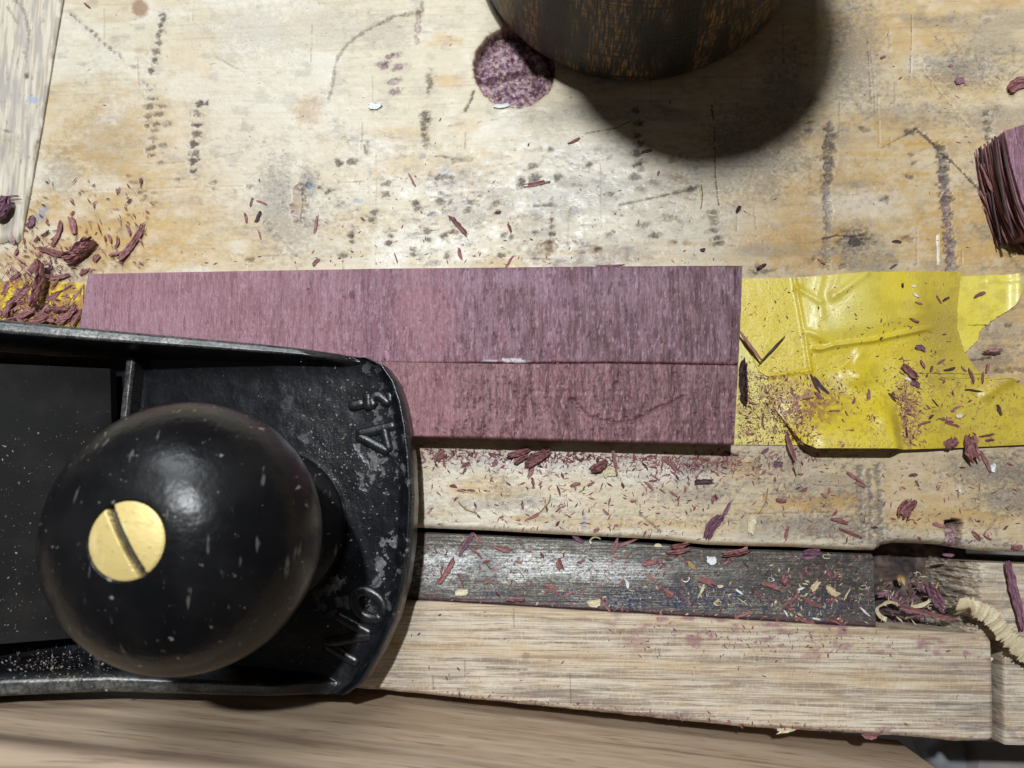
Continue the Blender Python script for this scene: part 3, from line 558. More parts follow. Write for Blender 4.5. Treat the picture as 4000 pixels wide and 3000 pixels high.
# ------------------------------------------------------------------ purple board of two glued strips
pb = thing('purple_board', 'purple wooden board with a glue line along it, lying under the nose of the plane', 'board', at(1600, 1380, 0))
BH = 6.8
def strip(top, bot, left, right, nv, mat, rough, seed, lower):
    uS = np.unique(np.concatenate([np.linspace(0, 1, 700)])); vS = np.linspace(0, 1, nv)
    A = Surf(coons(top, bot, left, right, uS, vS), ['lav', 'pink', 'dark', 'chalk', 'grey'], BH); e0 = vS[:, None] + 0 * A.U
    s1 = fbm(A.U / 16, A.V / 130, seed); s2 = fbm(A.U / 7, A.V / 40, seed + 5, 3); reg = sst(1700, 1850, A.U); ub = A.U + 14 * (fbm(A.U / 50, A.V / 50, seed + 31) - .5); A.m['grey'] = np.clip(.42 * sst(1765, 1775, ub) + .16 * sst(2270, 2280, ub) + .22 * sst(2480, 2800, A.U) - .20 * sst(2050, 2120, ub) * sst(2250, 2180, ub) + .25 * (fbm(A.U / 70, A.V / 200, seed + 33) - .5), 0, 1) * (.75 if lower else 1)
    A.Z += (s1 - .5) * .10 + (s2 - .5) * (.06 + rough * reg) - rough * 1.6 * sst(.62, .78, fbm(A.U / 11, A.V / 34, seed + 9, 3)) * reg
    A.m['dark'] = sst(.60, .78, fbm(A.U / 9, A.V / 60, seed + 13, 3)) * (.35 + .3 * reg)
    A.Z -= (.22 * np.clip(1 - e0 / (.012), 0, 1) ** 2 + .22 * np.clip(1 - (1 - e0) / .012, 0, 1) ** 2) * (.2 + 1.3 * fbm(A.U / 40, A.V / 40, 129) * sst(1500, 1900, A.U))
    A.m['lav'] = np.maximum(.22 * sst(.5, .7, fbm(A.U / 40, A.V / 160, seed + 17)), .75 * sst(.66, .8, fbm(A.U / 6, A.V / 26, seed + 23, 2)))
    tick = sst(.66, .78, fbm(A.U / 6.5, A.V / 30, seed + 27, 2)) * (.45 + .5 * reg); A.m['dark'] = np.maximum(A.m['dark'], tick * .85); A.Z -= tick * .10
    if not lower:
        for a in [(2000, 1085, 60, 45, .5), (2120, 1110, 80, 60, .35), (1850, 1100, 60, 50, .35), (2380, 1110, 80, 90, .35), (2480, 1130, 60, 60, .35), (1740, 1090, 50, 60, .3), (1600, 1080, 60, 50, .3), (340, 1150, 36, 160, .5), (520, 1250, 60, 90, .25), (640, 1250, 80, 90, .25), (2200, 1130, 50, 40, .3)]: A.blob('lav', *a[:4], a[4], soft=1.4, rag=.6)  # lavender patches; the row by the far edge paints in its sheen
        A.blob('pink', 1660, 1230, 110, 190, .55, soft=1.1); A.blob('pink', 900, 1300, 500, 120, .25, soft=1.4); A.blob('dark', 1377, 1152, 11, 15, .8)
        A.m['lav'] += .18 * sst(1500, 600, A.U)
        for x0 in (1740, 1760, 1600, 2310, 1700, 730, 900): A.stroke('dark', [(x0, 1050), (x0 + 6, 1130 + 60 * rnd.random())], 8, .45)
        A.blob('chalk', 2010, 1409, 45, 9, .9, -3); A.blob('chalk', 1925, 1409, 40, 3, .6)
        A.stroke('dark', [(2878, 1040), (2864, 1300), (2856, 1420)], 5, .85, .6, -.5); A.Z -= 1.0 * sst(.985, 1.0, e0) * sst(1780, 1900, A.U) * fbm(A.U / 30, A.V / 9, 121) 
        A.m['pink'] = np.maximum(A.m['pink'], .45 * sst(1700, 900, A.U)); A.m['dark'] = np.maximum(A.m['dark'], sst(.975, .998, e0 + A.jx * .02) * .8 * sst(1650, 1900, A.U) * sst(.25, .5, fbm(A.U / 50, A.V / 20, 123)))
    else:
        A.blob('pink', 1650, 1600, 200, 130, .35, soft=1.3); A.stroke('dark', [(2230, 1560), (2300, 1625), (2400, 1655), (2480, 1640), (2560, 1600), (2670, 1550)], 15, .55, 1.3, -.22); A.stroke('dark', [(2380, 1600), (2440, 1610), (2540, 1580)], 12, .45, 1.3)
        for _ in range(80):
            x0, y0 = rnd.uniform(1700, 2860), rnd.uniform(1440, 1700); A.stroke('dark', [(x0, y0), (x0 + rnd.uniform(-12, 12), y0 + rnd.uniform(18, 50))], rnd.uniform(5, 11), rnd.uniform(.4, .8), 1.2, -.15)
    P = at(A.U, A.V, BH); P[..., 2] = A.Z
    return sheet('strip', P, mat, pb, zb=.25, attrs=A.m)
JL = [(283, 1398), (1000, 1405), (1500, 1413), (2000, 1420), (2400, 1418), (2884, 1426)]
strip([(345, 1069), (1500, 1049), (2300, 1040), (2900, 1037)], JL, [(345, 1069), (313, 1265), (283, 1398)], [(2900, 1037), (2895, 1200), (2884, 1426)], 100, M_p1, .05, 131, False)['label'] = 'smoother mauve strip on the far side of the glue line'
JL2 = [(x, y + 1) for x, y in JL]
strip(JL2, [(238, 1664), (1000, 1684), (1630, 1703), (2868, 1735)], [(283, 1399), (238, 1664)], [(2884, 1427), (2874, 1600), (2868, 1735)], 90, M_p2, .13, 151, True)['label'] = 'rougher reddish strip on the near side of the glue line'

# ------------------------------------------------------------------ yellow tape
def tz(u, v):
    """height of the wrinkled upper tape above the bench (mm)"""
    u = np.asarray(u, float); v = np.asarray(v, float)
    z = .55 + 0 * u + .25 * fbm(u / 120, v / 120, 171)
    lift = sst(1500, 1757, v) * sst(2990, 3190, u) * (1 - .72 * sst(3440, 3510, u + (v - 1650) * -.10)) * (1 - .75 * sst(3560, 3800, u))
    z = z + 4.6 * lift + 1.2 * sst(3010, 2960, u) * 0
    z = z + 1.3 * np.exp(-((u - 3345) / 55) ** 2 - ((v - 1475) / 50) ** 2) + .9 * np.exp(-((u - 3420) / 40) ** 2 - ((v - 1620) / 60) ** 2) - .8 * np.exp(-((u - 3290) / 45) ** 2 - ((v - 1415) / 30) ** 2)
    z = z + 1.5 * np.exp(-((u - 3335) / 115) ** 2 - ((v - 1150) / 105) ** 2) * sst(3125, 3170, u)
    cx = np.interp(v, [1080, 1200, 1350, 1470], [3095, 3118, 3145, 3163]); z = z + .38 * np.exp(-((u - cx) / 9) ** 2) * sst(1500, 1440, v) + .30 * sst(cx - 5, cx + 25, u) * sst(1420, 1300, v)
    cy = np.interp(u, [3150, 3200, 3260, 3400, 3600, 3640], [1362, 1368, 1352, 1335, 1292, 1285]); dd = (v - cy); z = z + sst(3150, 3190, u) * sst(3660, 3560, u) * (.75 * np.exp(-(dd / 9) ** 2) + .55 * sst(0, -70, dd) * sst(-200, -50, dd))
    for (x0, y0, x1, y1, w_, a) in [(3110, 1130, 3195, 1185, 12, .35), (3195, 1185, 3200, 1240, 14, .3), (3240, 1170, 3370, 1078, 16, .5), (3200, 1090, 3185, 1150, 16, .3), (3150, 1300, 3240, 1345, 12, .4), (3260, 1080, 3240, 1150, 16, .25), (3840, 1545, 3935, 1480, 22, .6), (3350, 1390, 3300, 1440, 20, .5), (3000, 1470, 3160, 1450, 8, .3)]:
        t = np.clip(((u - x0) * (x1 - x0) + (v - y0) * (y1 - y0)) / ((x1 - x0) ** 2 + (y1 - y0) ** 2), 0, 1); z = z + a * np.exp(-(np.hypot(u - x0 - t * (x1 - x0), v - y0 - t * (y1 - y0)) / w_) ** 2)
    return np.maximum(z, .52)
def rag_edge(pts, amp, seed, n=160):
    q = resample(np.array(pts, float), np.linspace(0, 1, n)); r_ = np.random.RandomState(seed); k_ = np.convolve(r_.randn(n), [.3, .5, .3], 'same'); q[1:-1, 0] += amp * k_[1:-1]; q[1:-1, 1] += amp * .5 * r_.randn(n - 2); return q
LT = [(2868, 1098), (2858, 1400), (2850, 1738)]
RT = rag_edge([(3972, 1074), (3978, 1105), (3990, 1130), (3966, 1178), (3940, 1212), (3880, 1246), (3826, 1290), (3815, 1330), (3768, 1374), (3700, 1480), (3560, 1620), (3380, 1736)], 3, 1)
UV = coons([(2868, 1098), (3400, 1088), (3740, 1080), (3972, 1074)], [(2850, 1738), (3110, 1739), (3380, 1736)], LT, RT, np.linspace(0, 1, 240), np.linspace(0, 1, 150), False)
A = Surf(UV, ['pale', 'grime', 'dust']); A.m['pale'] = .35 * sst(3900, 3960, A.U) + .3 * sst(3100, 3000, A.U); A.m['grime'] = sst(.5, .7, fbm(A.U / 50, A.V / 40, 181)) * .35; A.m['dust'] = .35 * sst(.45, .65, fbm(A.U / 30, A.V / 14, 183)) * sst(3100, 2990, A.U) * sst(1390, 1480, A.V)
P = at(A.U, A.V, 0); P[..., 2] = .30 + .08 * fbm(A.U / 30, A.V / 30, 185) + .9 * np.exp(-((A.U - 3968) / 22) ** 2) + .25 * np.exp(-((A.V - 1100) / 8) ** 2) * (A.U > 3850)
tape1 = sheet('masking_tape', P, M_tape2, None, thick=.12, attrs=A.m)
tag(tape1, 'pale yellow tape stuck flat beneath the wrinkled one, torn end at upper right', 'tape')
LB = [(2885, 1092), (2888, 1300), (2925, 1370), (2958, 1450), (3000, 1475), (3000, 1560), (3050, 1635), (3092, 1700), (3116, 1735), (3160, 1757)]
RB = rag_edge([(3748, 1066), (3740, 1120), (3733, 1200), (3730, 1290), (3756, 1368), (3790, 1420), (3812, 1450), (3850, 1482), (3890, 1476), (3935, 1477), (3968, 1490), (3990, 1515), (4030, 1530), (4060, 1600), (4050, 1736)], 3, 2)
UV = coons([(2885, 1092), (3100, 1089), (3250, 1080), (3430, 1069), (3600, 1066), (3748, 1066)], [(3160, 1757), (3520, 1758), (3700, 1752), (4050, 1736)], LB, RB, np.linspace(0, 1, 330), np.linspace(0, 1, 230), False)
A = Surf(UV, ['pale', 'grime', 'dust'])
A.m['dust'] = np.clip(.95 * sst(.36, .58, fbm(A.U / 22, A.V / 14, 187)) * np.exp(-((A.U - 3130) / 130) ** 2 - ((A.V - 1580) / 80) ** 2) + .9 * sst(.35, .6, fbm(A.U / 16, A.V / 16, 189)) * np.exp(-((A.U - 3535) / 45) ** 2 - ((A.V - 1620) / 120) ** 2) + .3 * sst(.55, .7, fbm(A.U / 12, A.V / 12, 191)) * sst(1400, 1500, A.V), 0, 1)
A.m['grime'] = np.clip(.55 * np.exp(-((A.U - 3650) / 130) ** 2 - ((A.V - 1280) / 110) ** 2) + .25 * sst(.5, .7, fbm(A.U / 60, A.V / 60, 193)) + .55 * sst(3480, 3700, A.U), 0, 1); A.m['pale'] = .3 * sst(3125, 3150, A.U) * sst(1350, 1250, A.V) * sst(3480, 3350, A.U)
P = at(A.U, A.V, 0); P[..., 2] = tz(A.U, A.V)
tape2 = sheet('masking_tape', P, M_tape, None, thick=.12, attrs=A.m)
tag(tape2, 'wrinkled bright yellow tape right of the purple board, lower edge lifted', 'tape')
UV = coons([(-200, 1090), (0, 1102), (140, 1095), (330, 1110)], [(-200, 1330), (330, 1330)], [(-200, 1090), (-200, 1330)], [(330, 1110), (330, 1330)], np.linspace(0, 1, 60), np.linspace(0, 1, 40))
A = Surf(UV, ['pale', 'grime', 'dust']); A.m['dust'] = .75 * sst(.36, .58, fbm(A.U / 22, A.V / 22, 195)); P = at(A.U, A.V, 0); P[..., 2] = .4 + .15 * fbm(A.U / 40, A.V / 40, 197)
tag(sheet('masking_tape', P, M_tape, None, thick=.12, attrs=A.m), 'piece of yellow tape showing through the shavings at the left end of the board', 'tape')

# ------------------------------------------------------------------ hand plane
pl = thing('hand_plane', 'old black iron hand plane with a round black front knob, nose over the purple board', 'hand plane', at(700, 2000, 6))
up = [(-900, 1120, 36), (-400, 1190, 33), (0, 1247, 28), (350, 1281, 23.5), (700, 1313, 19.5), (1000, 1340, 16.5), (1300, 1372, 14), (1440, 1397, 13)]
lowr = [(-900, 2830, 36), (-400, 2775, 33), (0, 2722, 28), (400, 2704, 23), (700, 2712, 19.5), (1000, 2722, 16.5), (1250, 2728, 14), (1350, 2716, 13)]
nose = [(1440, 1397), (1505, 1428), (1548, 1490), (1575, 1570), (1594, 1670), (1608, 1790), (1615, 1950), (1607, 2120), (1585, 2280), (1543, 2430), (1485, 2560), (1420, 2668), (1350, 2716)]
tp = lambda L: np.array([at(a, b, c) for a, b, c in L])
nz = np.array([at(a, b, 12.6) for a, b in nose]); T3, B3 = tp(up), tp(lowr); nz[0], nz[-1] = T3[-1], B3[-1]
us = np.concatenate([np.linspace(0, .40, 60)[:-1], np.linspace(.40, 1, 420)]); vs_ = np.concatenate([np.linspace(0, .09, 60)[:-1], np.linspace(.09, .91, 230)[:-1], np.linspace(.91, 1, 60)])
left = np.array([T3[0], B3[0]])
Pw = coons(T3[:, :2], B3[:, :2], left[:, :2], nz[:, :2], us, vs_, False)
X, Y = Pw[..., 0], Pw[..., 1]
wid = np.linalg.norm(Pw[-1] - Pw[0], axis=-1)[None, :]; dt = vs_[:, None] * wid; db = (1 - vs_)[:, None] * wid
L1 = np.linalg.norm(np.diff(Pw, axis=1), axis=-1); dnose = np.concatenate([np.cumsum(L1[:, ::-1], 1)[:, ::-1], np.zeros((len(vs_), 1))], 1)
hT = np.interp(X[0], T3[:, 0], T3[:, 2])[None, :]; hB = np.interp(X[-1], B3[:, 0], B3[:, 2])[None, :]
hc = hT * (1 - vs_[:, None]) + hB * vs_[:, None]
d = np.minimum(dt, db)
bed = 10.0 + 1.5 * np.exp(-dnose / 5) + (fbm(X / 6, Y / 6, 201) - .5) * .25
rimw = 3.7 - 1.5 * sst(12, 0, dnose)
rim = hc - .7 * np.clip((d - rimw / 2) / (rimw / 2), -1, 1) ** 4
z = bed + (rim - bed) * sst(rimw + 1.6, rimw - .2, d) * sst(1.5, 16, dnose)
fil = np.clip(1 - (d - rimw) / 6, 0, 1) ** 2 * np.clip(hc - bed, 0, 30) * .12; z = np.maximum(z, np.minimum(bed + fil, rim))
lip = 12.6 - .7 * np.clip((dnose - .9) / .9, -1, 1) ** 2
z = np.maximum(z, bed + (lip - bed) * sst(3.4, 1.2, dnose))
z -= .8 * np.clip(1 - dnose / .6, 0, 1) ** 2
wear = np.clip(sst(rimw + .5, rimw - .6, d) * sst(3, 20, dnose) * (.4 + .6 * sst(.35, .6, fbm(X / 3, Y / 1.2, 203))) * (.25 + .75 * sst(8, 45, dnose)), 0, 1)
wear = np.maximum(wear, .35 * sst(.8, .2, dnose)); chip = np.clip(sst(34, 14, dnose) * (.35 + .65 * sst(0.1, .5, vs_)[:, None]) * sst(.85, .6, vs_[:, None]), 0, 1)
P = np.dstack([X, Y, z]); BX, BY, BZ = X[::4, ::4], Y[::4, ::4], z[::4, ::4]
sheet('body', P, M_jap, pl, zb=6.85, attrs={'wear': wear, 'chip': chip})
def bar3(c0, c1, hw, z0, z1, name, mat, attrs=None):
    c0, c1 = np.array(c0), np.array(c1); n = 60; t = np.linspace(0, 1, n)[:, None]; c = c0 + (c1 - c0) * t; s = np.cross(c1 - c0, [0, 0, 1.]); s /= np.linalg.norm(s)
    a = np.linspace(-1, 1, 13); P = c[:, None, :] + hw * a[None, :, None] * s; P[..., 2] += -(a ** 4)[None, :] * .6 + (fbm(P[..., 0] / 1.2, P[..., 1] / 1.2, 205) - .5) * .3
    return sheet(name, P[:, ::-1] if False else P, mat, pl, zb=z0, attrs={k_: np.full(P.shape[:2], v_) for k_, v_ in (attrs or {}).items()})
bar3(at(506, 1400, 14.5), at(372, 2625, 14.5), .95, 9, 14, 'cross_rib', M_jap, {'wear': .55, 'chip': 0.})
# iron plate behind the rib, sloping up to the left
q = coons([(-900, 1380), (430, 1440)], [(-900, 2590), (455, 2478)], [(-900, 1380), (-900, 2590)], [(430, 1440), (455, 2478)], np.linspace(0, 1, 60), np.linspace(0, 1, 60))
zz = 15 + 16 * sst(450, -900, q[..., 0]); P = at(q[..., 0], q[..., 1], zz); sheet('iron_plate', P, M_iron, pl, thick=2.2)
# raised lettering, cast into the nose: read with the nose edge as its base line
def stroke3(px, r=1.15, z=10.35):
    p = at(np.array([a for a, _ in px]), np.array([b for _, b in px]), z); p = dense(p, .5)
    dnp = np.array([np.min(np.hypot(nz[:, 0] - a, nz[:, 1] - b)) for a, b in p[:, :2]]); p[:, 2] += .35 * np.exp(-dnp / 5)
    rr = np.full(len(p), r); rr[0] *= .55; rr[-1] *= .55
    return tube(p, rr, 14, .6)
C7 = lambda L: [(1100 + .392 * a, 1350 + .392 * b) for a, b in L]
C8 = lambda L: [(1100 + .392 * a, 2100 + .392 * b) for a, b in L]
def letter(strokes, lab):
    o = mk('raised_letter', *join([stroke3(s_) for s_ in strokes]), M_jap, pl, attrs=None); o['label'] = lab; n_ = len(o.data.vertices)
    for k_ in ('wear', 'chip'):
        a_ = o.data.attributes.new(k_, 'FLOAT', 'POINT'); a_.data.foreach_set('value', np.full(n_, .06 if k_ == 'wear' else 0., np.float32))
letter([C8([(775, 1255), (420, 1060)]), C8([(420, 1060), (905, 970)]), C8([(905, 970), (540, 775)])], 'raised capital N cast in the nose')
th = np.linspace(0, 2 * pi, 30); a_, b_, ph = 165, 118, R(38); letter([C8([(872 + a_ * cos(t) * cos(ph) - b_ * sin(t) * sin(ph), 672 + a_ * cos(t) * sin(ph) + b_ * sin(t) * cos(ph)) for t in th])], 'raised letter o cast in the nose')
letter([C7([(745, 890), (1150, 795)]), C7([(745, 890), (1075, 1065)]), C7([(1075, 1065), (1010, 780)])], 'raised figure 4 cast in the nose')
letter([C7([(665, 612), (840, 568)])], 'raised figure 1 of the fraction'); letter([C7([(868, 645), (862, 470)])], 'raised bar of the fraction')
letter([C7([(945, 610), (905, 585), (895, 540), (920, 505), (965, 500), (1010, 530), (1085, 595)]), C7([(1085, 595), (1080, 455)])], 'raised figure 2 of the fraction')
# knob
ZT = 62.0; kp = at(491, 2113, ZT); kx, ky = kp[0], kp[1]
pf = [(0, 9.6), (16.2, 9.6), (16.6, 10.6), (16.6, 12.2), (16.0, 13.2), (14.2, 14), (12.2, 16), (11.0, 19), (10.8, 22), (11.6, 25.5), (14, 29.5), (17.3, 33.3), (20.2, 37.5), (21.7, 41.5), (22.0, 45), (21.5, 48.5), (20.3, 52), (18.2, 55.3), (15.4, 58), (12, 60.1), (9, 61.2), (6.6, 61.7), (5.75, 61.75), (5.7, 60.5), (0, 60.5)]
pf = smooth_path(np.array(pf), 110) if False else np.array(pf)
def subdiv(p, k_=3):
    p = np.asarray(p, float)
    for _ in range(k_):
        q_ = np.empty((2 * len(p) - 1, 2)); q_[::2] = p; q_[1::2] = .5 * (p[:-1] + p[1:])
        r_ = q_.copy(); r_[1:-1] = .25 * q_[:-2] + .5 * q_[1:-1] + .25 * q_[2:]; p = r_
    return p
kpf = np.concatenate([pf[:1], pf[1:5], subdiv(pf[5:23], 2), pf[23:]])
kn = lathe('front_knob', kpf, kx, ky, M_knob, pl, 160)
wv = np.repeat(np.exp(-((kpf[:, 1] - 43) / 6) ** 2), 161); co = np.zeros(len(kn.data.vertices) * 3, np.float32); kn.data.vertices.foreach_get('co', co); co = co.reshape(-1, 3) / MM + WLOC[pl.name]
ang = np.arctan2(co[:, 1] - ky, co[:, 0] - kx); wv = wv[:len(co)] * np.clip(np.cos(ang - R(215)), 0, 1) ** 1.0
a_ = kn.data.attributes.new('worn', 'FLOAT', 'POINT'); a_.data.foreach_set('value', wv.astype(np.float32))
nr, nth = 46, 160; rr = np.linspace(0, 5.55, nr); th = np.linspace(0, 2 * pi, nth + 1); Rg, Tg = np.meshgrid(rr, th, indexing='ij')
sx, sy = Rg * np.cos(Tg), Rg * np.sin(Tg); sd = np.abs(sx * cos(R(-30)) + sy * sin(R(-30)) * -1 * -1)
sl = sst(.66, .54, np.abs(sx * cos(R(31)) + sy * sin(R(31)))); zs = ZT + .55 - .02 * Rg ** 2 - 1.3 * sl
zs[-1] -= .25; Vs = np.stack([kx + sx, ky + sy, zs], -1).reshape(-1, 3); sk = Vs[-(nth + 1):].copy(); sk[:, 2] = 60.6
Vs = np.concatenate([Vs, sk]); n0 = (nr - 1) * (nth + 1); j = np.arange(nth)
mk('brass_screw', Vs, [grid_faces(nr, nth + 1, 0, True), np.stack([n0 + j, n0 + j + nth + 1, n0 + j + nth + 2, n0 + j + 1], -1)], M_brass, kn, True, {'slot': np.concatenate([sl.ravel(), sl[-1]])})

# ------------------------------------------------------------------ turned dark wood piece
c = (19.5, 137.0)
mp = subdiv([(0, .2), (20, .2), (38, .2), (39.4, .7), (40, 3), (40.1, 8), (39.8, 16), (39.0, 26), (37.6, 38), (35.4, 50), (33.6, 62), (31.2, 80), (29.2, 100), (27.8, 120), (27, 140), (26.4, 152), (25, 158), (20, 162), (10, 164), (0, 164.5)], 2)
tag(lathe('turned_wood_block', mp, c[0], c[1], M_turn, None, 160), 'large round turned block of dark wood with copper brown streaks, beside the dog hole', 'wood block')

# ------------------------------------------------------------------ purple offcut with a frayed end, on the right edge
oc = thing('frayed_offcut', 'purple offcut with a frayed splintery end, at the right edge of the picture', 'offcut', at(4050, 650, 0))
q = coons([(3922, 512), (4000, 486), (4700, 330)], [(4040, 900), (4800, 900)], [(3922, 512), (3950, 640), (3990, 780), (4040, 900)], [(4700, 330), (4800, 900)], np.linspace(0, 1, 60), np.linspace(0, 1, 60))
P = at(q[..., 0], q[..., 1], 9.); P[..., 2] += (fbm(q[..., 0] / 40, q[..., 1] / 40, 211) - .5) * .3
zer = np.zeros(P.shape[:2]); sheet('block', P, M_p1, oc, zb=.3, attrs={'lav': zer + .15, 'pink': zer, 'dark': zer, 'chalk': zer})
def ribbon_rows(pts0, pts1, n, z0, z1, bow=0.):
    """strand sheet between two edges, for broken fibrous faces"""
    return None
edge9 = np.array([(3922, 512), (3950, 640), (3990, 780), (4040, 900)], float); ew = at(edge9[:, 0], edge9[:, 1], 9.)
for i_ in range(22):
    t = np.linspace(rnd.uniform(-.02, .12), 1, 30); p = np.stack([np.interp(t, np.linspace(0, 1, 4), ew[:, k_]) for k_ in range(2)], -1); tn = np.gradient(p, axis=0); tn /= np.linalg.norm(tn, axis=1)[:, None]; off = rnd.uniform(.1, .9) * np.sin(np.linspace(.5, 2.6, 30)) + rnd.uniform(0, .5) + (1 - i_ / 21) * .9 + rnd.uniform(0, 2.4) * (i_ % 3 == 0) * np.linspace(0, 1, 30) ** 2
    z3 = .7 + 8.0 * i_ / 21 + np.linspace(rnd.uniform(-.6, .6), rnd.uniform(-.6, .6), 30); w3 = np.stack([p[:, 0] - np.abs(tn[:, 1]) * off, p[:, 1] - np.abs(tn[:, 0]) * off, z3], -1)
    v_, f_ = tube(w3, rnd.uniform(.24, .42) * (.35 + .65 * np.sin(np.linspace(.25, 2.9, 30))), 8, 1.0)
    mk('fibre', v_, f_, M_dark if i_ % 5 in (1, 3) else M_shav, oc, attrs={'tint': np.repeat(np.random.RandomState(i_ + 40).rand(30) * .3, 8) + np.tile(np.random.RandomState(i_ + 41).rand(8) * .45, 30)})
for i_, (a, m_, b) in enumerate([((3832, 650, 1.5), (3850, 730, 2), (4020, 930, 1.2)), ((3838, 660, 2.5), (3875, 735, 3), (4020, 900, 2)), ((3850, 690, 2), (3890, 780, 2.4), (4020, 960, 1)), ((3845, 725, 1.2), (3880, 800, 1.5), (4030, 980, .8)), ((3870, 685, 3), (3905, 760, 4), (4020, 860, 3)), ((3838, 800, .6), (3880, 870, .8), (3960, 955, .5)), ((3876, 720, 2.5), (3920, 735, 3), (3950, 750, 3)), ((3850, 755, 1.5), (3900, 820, 2.2), (4020, 925, 1.5)), ((3830, 640, 2.2), (3858, 720, 2.8), (4030, 915, 1.6)), ((3843, 668, 2.8), (3868, 740, 3.3), (4030, 895, 2.2)), ((3836, 700, 1), (3872, 780, 1.6), (4030, 950, 1)), ((3858, 700, 3.2), (3896, 770, 3.8), (4030, 880, 2.6)), ((3868, 740, 1.6), (3905, 800, 2), (4030, 905, 1.4)), ((3846, 640, 2.4), (3862, 690, 3), (3930, 800, 2.6)), ((3828, 745, .8), (3862, 815, 1), (4010, 985, .8)), ((3880, 700, 3.6), (3915, 770, 4.2), (4030, 870, 3.4))]):
    pts = smooth_path([a, m_, b], 30); w3 = at(pts[:, 0], pts[:, 1], pts[:, 2]); v_, f_ = tube(w3, ((.26 + .18 * ((i_ * 7) % 5) / 5) if i_ not in (5, 6) else .14) * np.linspace(.5, 1.25, 30), 7)
    mk('fibre', v_, f_, M_shav, oc, attrs={'tint': np.random.RandomState(i_ + 60).rand(len(v_))})

# ------------------------------------------------------------------ shavings and chips
def splinter(L, Wd, Tk, seed, fray=.3, curl=0., cols=None):
    r_ = np.random.RandomState(seed); nl = int(np.clip(L / .7, 7, 16)); nw = cols or int(np.clip(Wd / .2, 3, 13)); x = np.linspace(0, 1, nl)
    s0 = fray * r_.rand(nw) * .5; s1 = 1 - fray * r_.rand(nw) * .5; t = s0[None] + (s1 - s0)[None] * x[:, None]
    wp = (.22 + .78 * np.sin(pi * np.clip(t, .03, .97)) ** .8) if Wd < .95 else (.5 + .5 * np.sin(pi * np.clip(t, .02, .98)) ** .6); j = (np.arange(nw) / (nw - 1) - .5)[None, :]
    Y = j * Wd * wp + .05 * Wd * r_.randn(nl, nw) + .12 * Wd * np.sin(t * 5 + r_.rand() * 6); X = (t - .5) * L
    Z = Tk * (.35 + .65 * r_.rand(nw))[None] + .18 * Tk * r_.randn(nl, nw) + curl * L * (2 * t - 1) ** 2 + .25 * Wd * np.abs(j) * (r_.rand() - .3)
    top = np.stack([X, Y, Z], -1).reshape(-1, 3); bot = top.copy(); bot[:, 2] -= Tk * .55; N = nl * nw; r = ring_idx(nl, nw)
    F_ = [grid_faces(nl, nw), grid_faces(nl, nw, N, True), np.stack([r, np.roll(r, -1), np.roll(r, -1) + N, r + N], -1)]
    ti = np.tile(r_.rand(nw), (nl, 1)) * .8 + .2 * r_.rand(nl, nw) + .15 * (r_.rand() - .5); return np.concatenate([top, bot]), F_, np.concatenate([ti.ravel(), ti.ravel()])
def flake(L, Wd, Tk, seed):
    r_ = np.random.RandomState(seed + 500); V_, F_, ti = splinter(L, Wd, min(Tk, .4), seed, .22, .05 + .05 * r_.rand(), int(np.clip(Wd / .3, 4, 9))); V_[:, 2] += .10 * Wd * (2 * V_[:, 1] / Wd) ** 2 * (r_.rand() - .2)
    return V_, F_, .5 + .5 * ti
def curl3(R0, h, turns, seed):
    r_ = np.random.RandomState(seed); n = 22; th = np.linspace(0, 2 * pi * turns, n) + r_.rand() * 6; wob = np.interp(np.linspace(0, 1, n), np.linspace(0, 1, 6), .7 + .55 * r_.rand(6)); rad = R0 * wob; asp = .45 + .45 * r_.rand()
    c_ = np.stack([rad * np.cos(th), asp * rad * np.sin(th), .5 * h * np.interp(np.linspace(0, 1, n), np.linspace(0, 1, 5), r_.rand(5))], -1); wd = np.minimum(h, R0 * .5) * np.interp(np.linspace(0, 1, n), np.linspace(0, 1, 7), .25 + .75 * r_.rand(7))
    a = c_.copy(); b = c_ * np.array([1, 1, 1]); rd = c_[:, :2] / (np.linalg.norm(c_[:, :2], axis=1)[:, None] + 1e-6); lean = .4 + .8 * r_.rand(); b[:, :2] += rd * (wd * lean)[:, None]; b[:, 2] += wd * .7; a[:, 2] += .12
    P_ = np.stack([a, b], 0); Q_ = P_.copy(); Q_[..., 2] -= .1; Q_[..., :2] *= .97
    top = P_.reshape(-1, 3); bot = Q_.reshape(-1, 3); N = 2 * n; r = ring_idx(2, n); return np.concatenate([top, bot]), [grid_faces(2, n), grid_faces(2, n, N, True), np.stack([r, np.roll(r, -1), np.roll(r, -1) + N, r + N], -1)], r_.rand(2 * N)
COLS = {'p': (M_shav, 'purple'), 'v': (M_viol, 'violet'), 'd': (M_dark, 'dark brown'), 'c': (M_cream, 'cream'), 'w': (M_white, 'white'), 't': (M_tan, 'tan')}
ITEMS = []
def put(where, u, v, L, Wd, ang, col='p', z=None, shape=None, fray=None, thick=None, label=None, curl=None):
    ITEMS.append(dict(where=where, u=u, v=v, L=L, W=Wd, ang=ang, col=col, z=z, shape=shape, fray=fray, thick=thick, label=label, curl=curl))
BE, FR, TA, BA, PL, CA, LE = 'bench', 'front', 'tape', 'bar', 'plank', 'cavity', 'left'
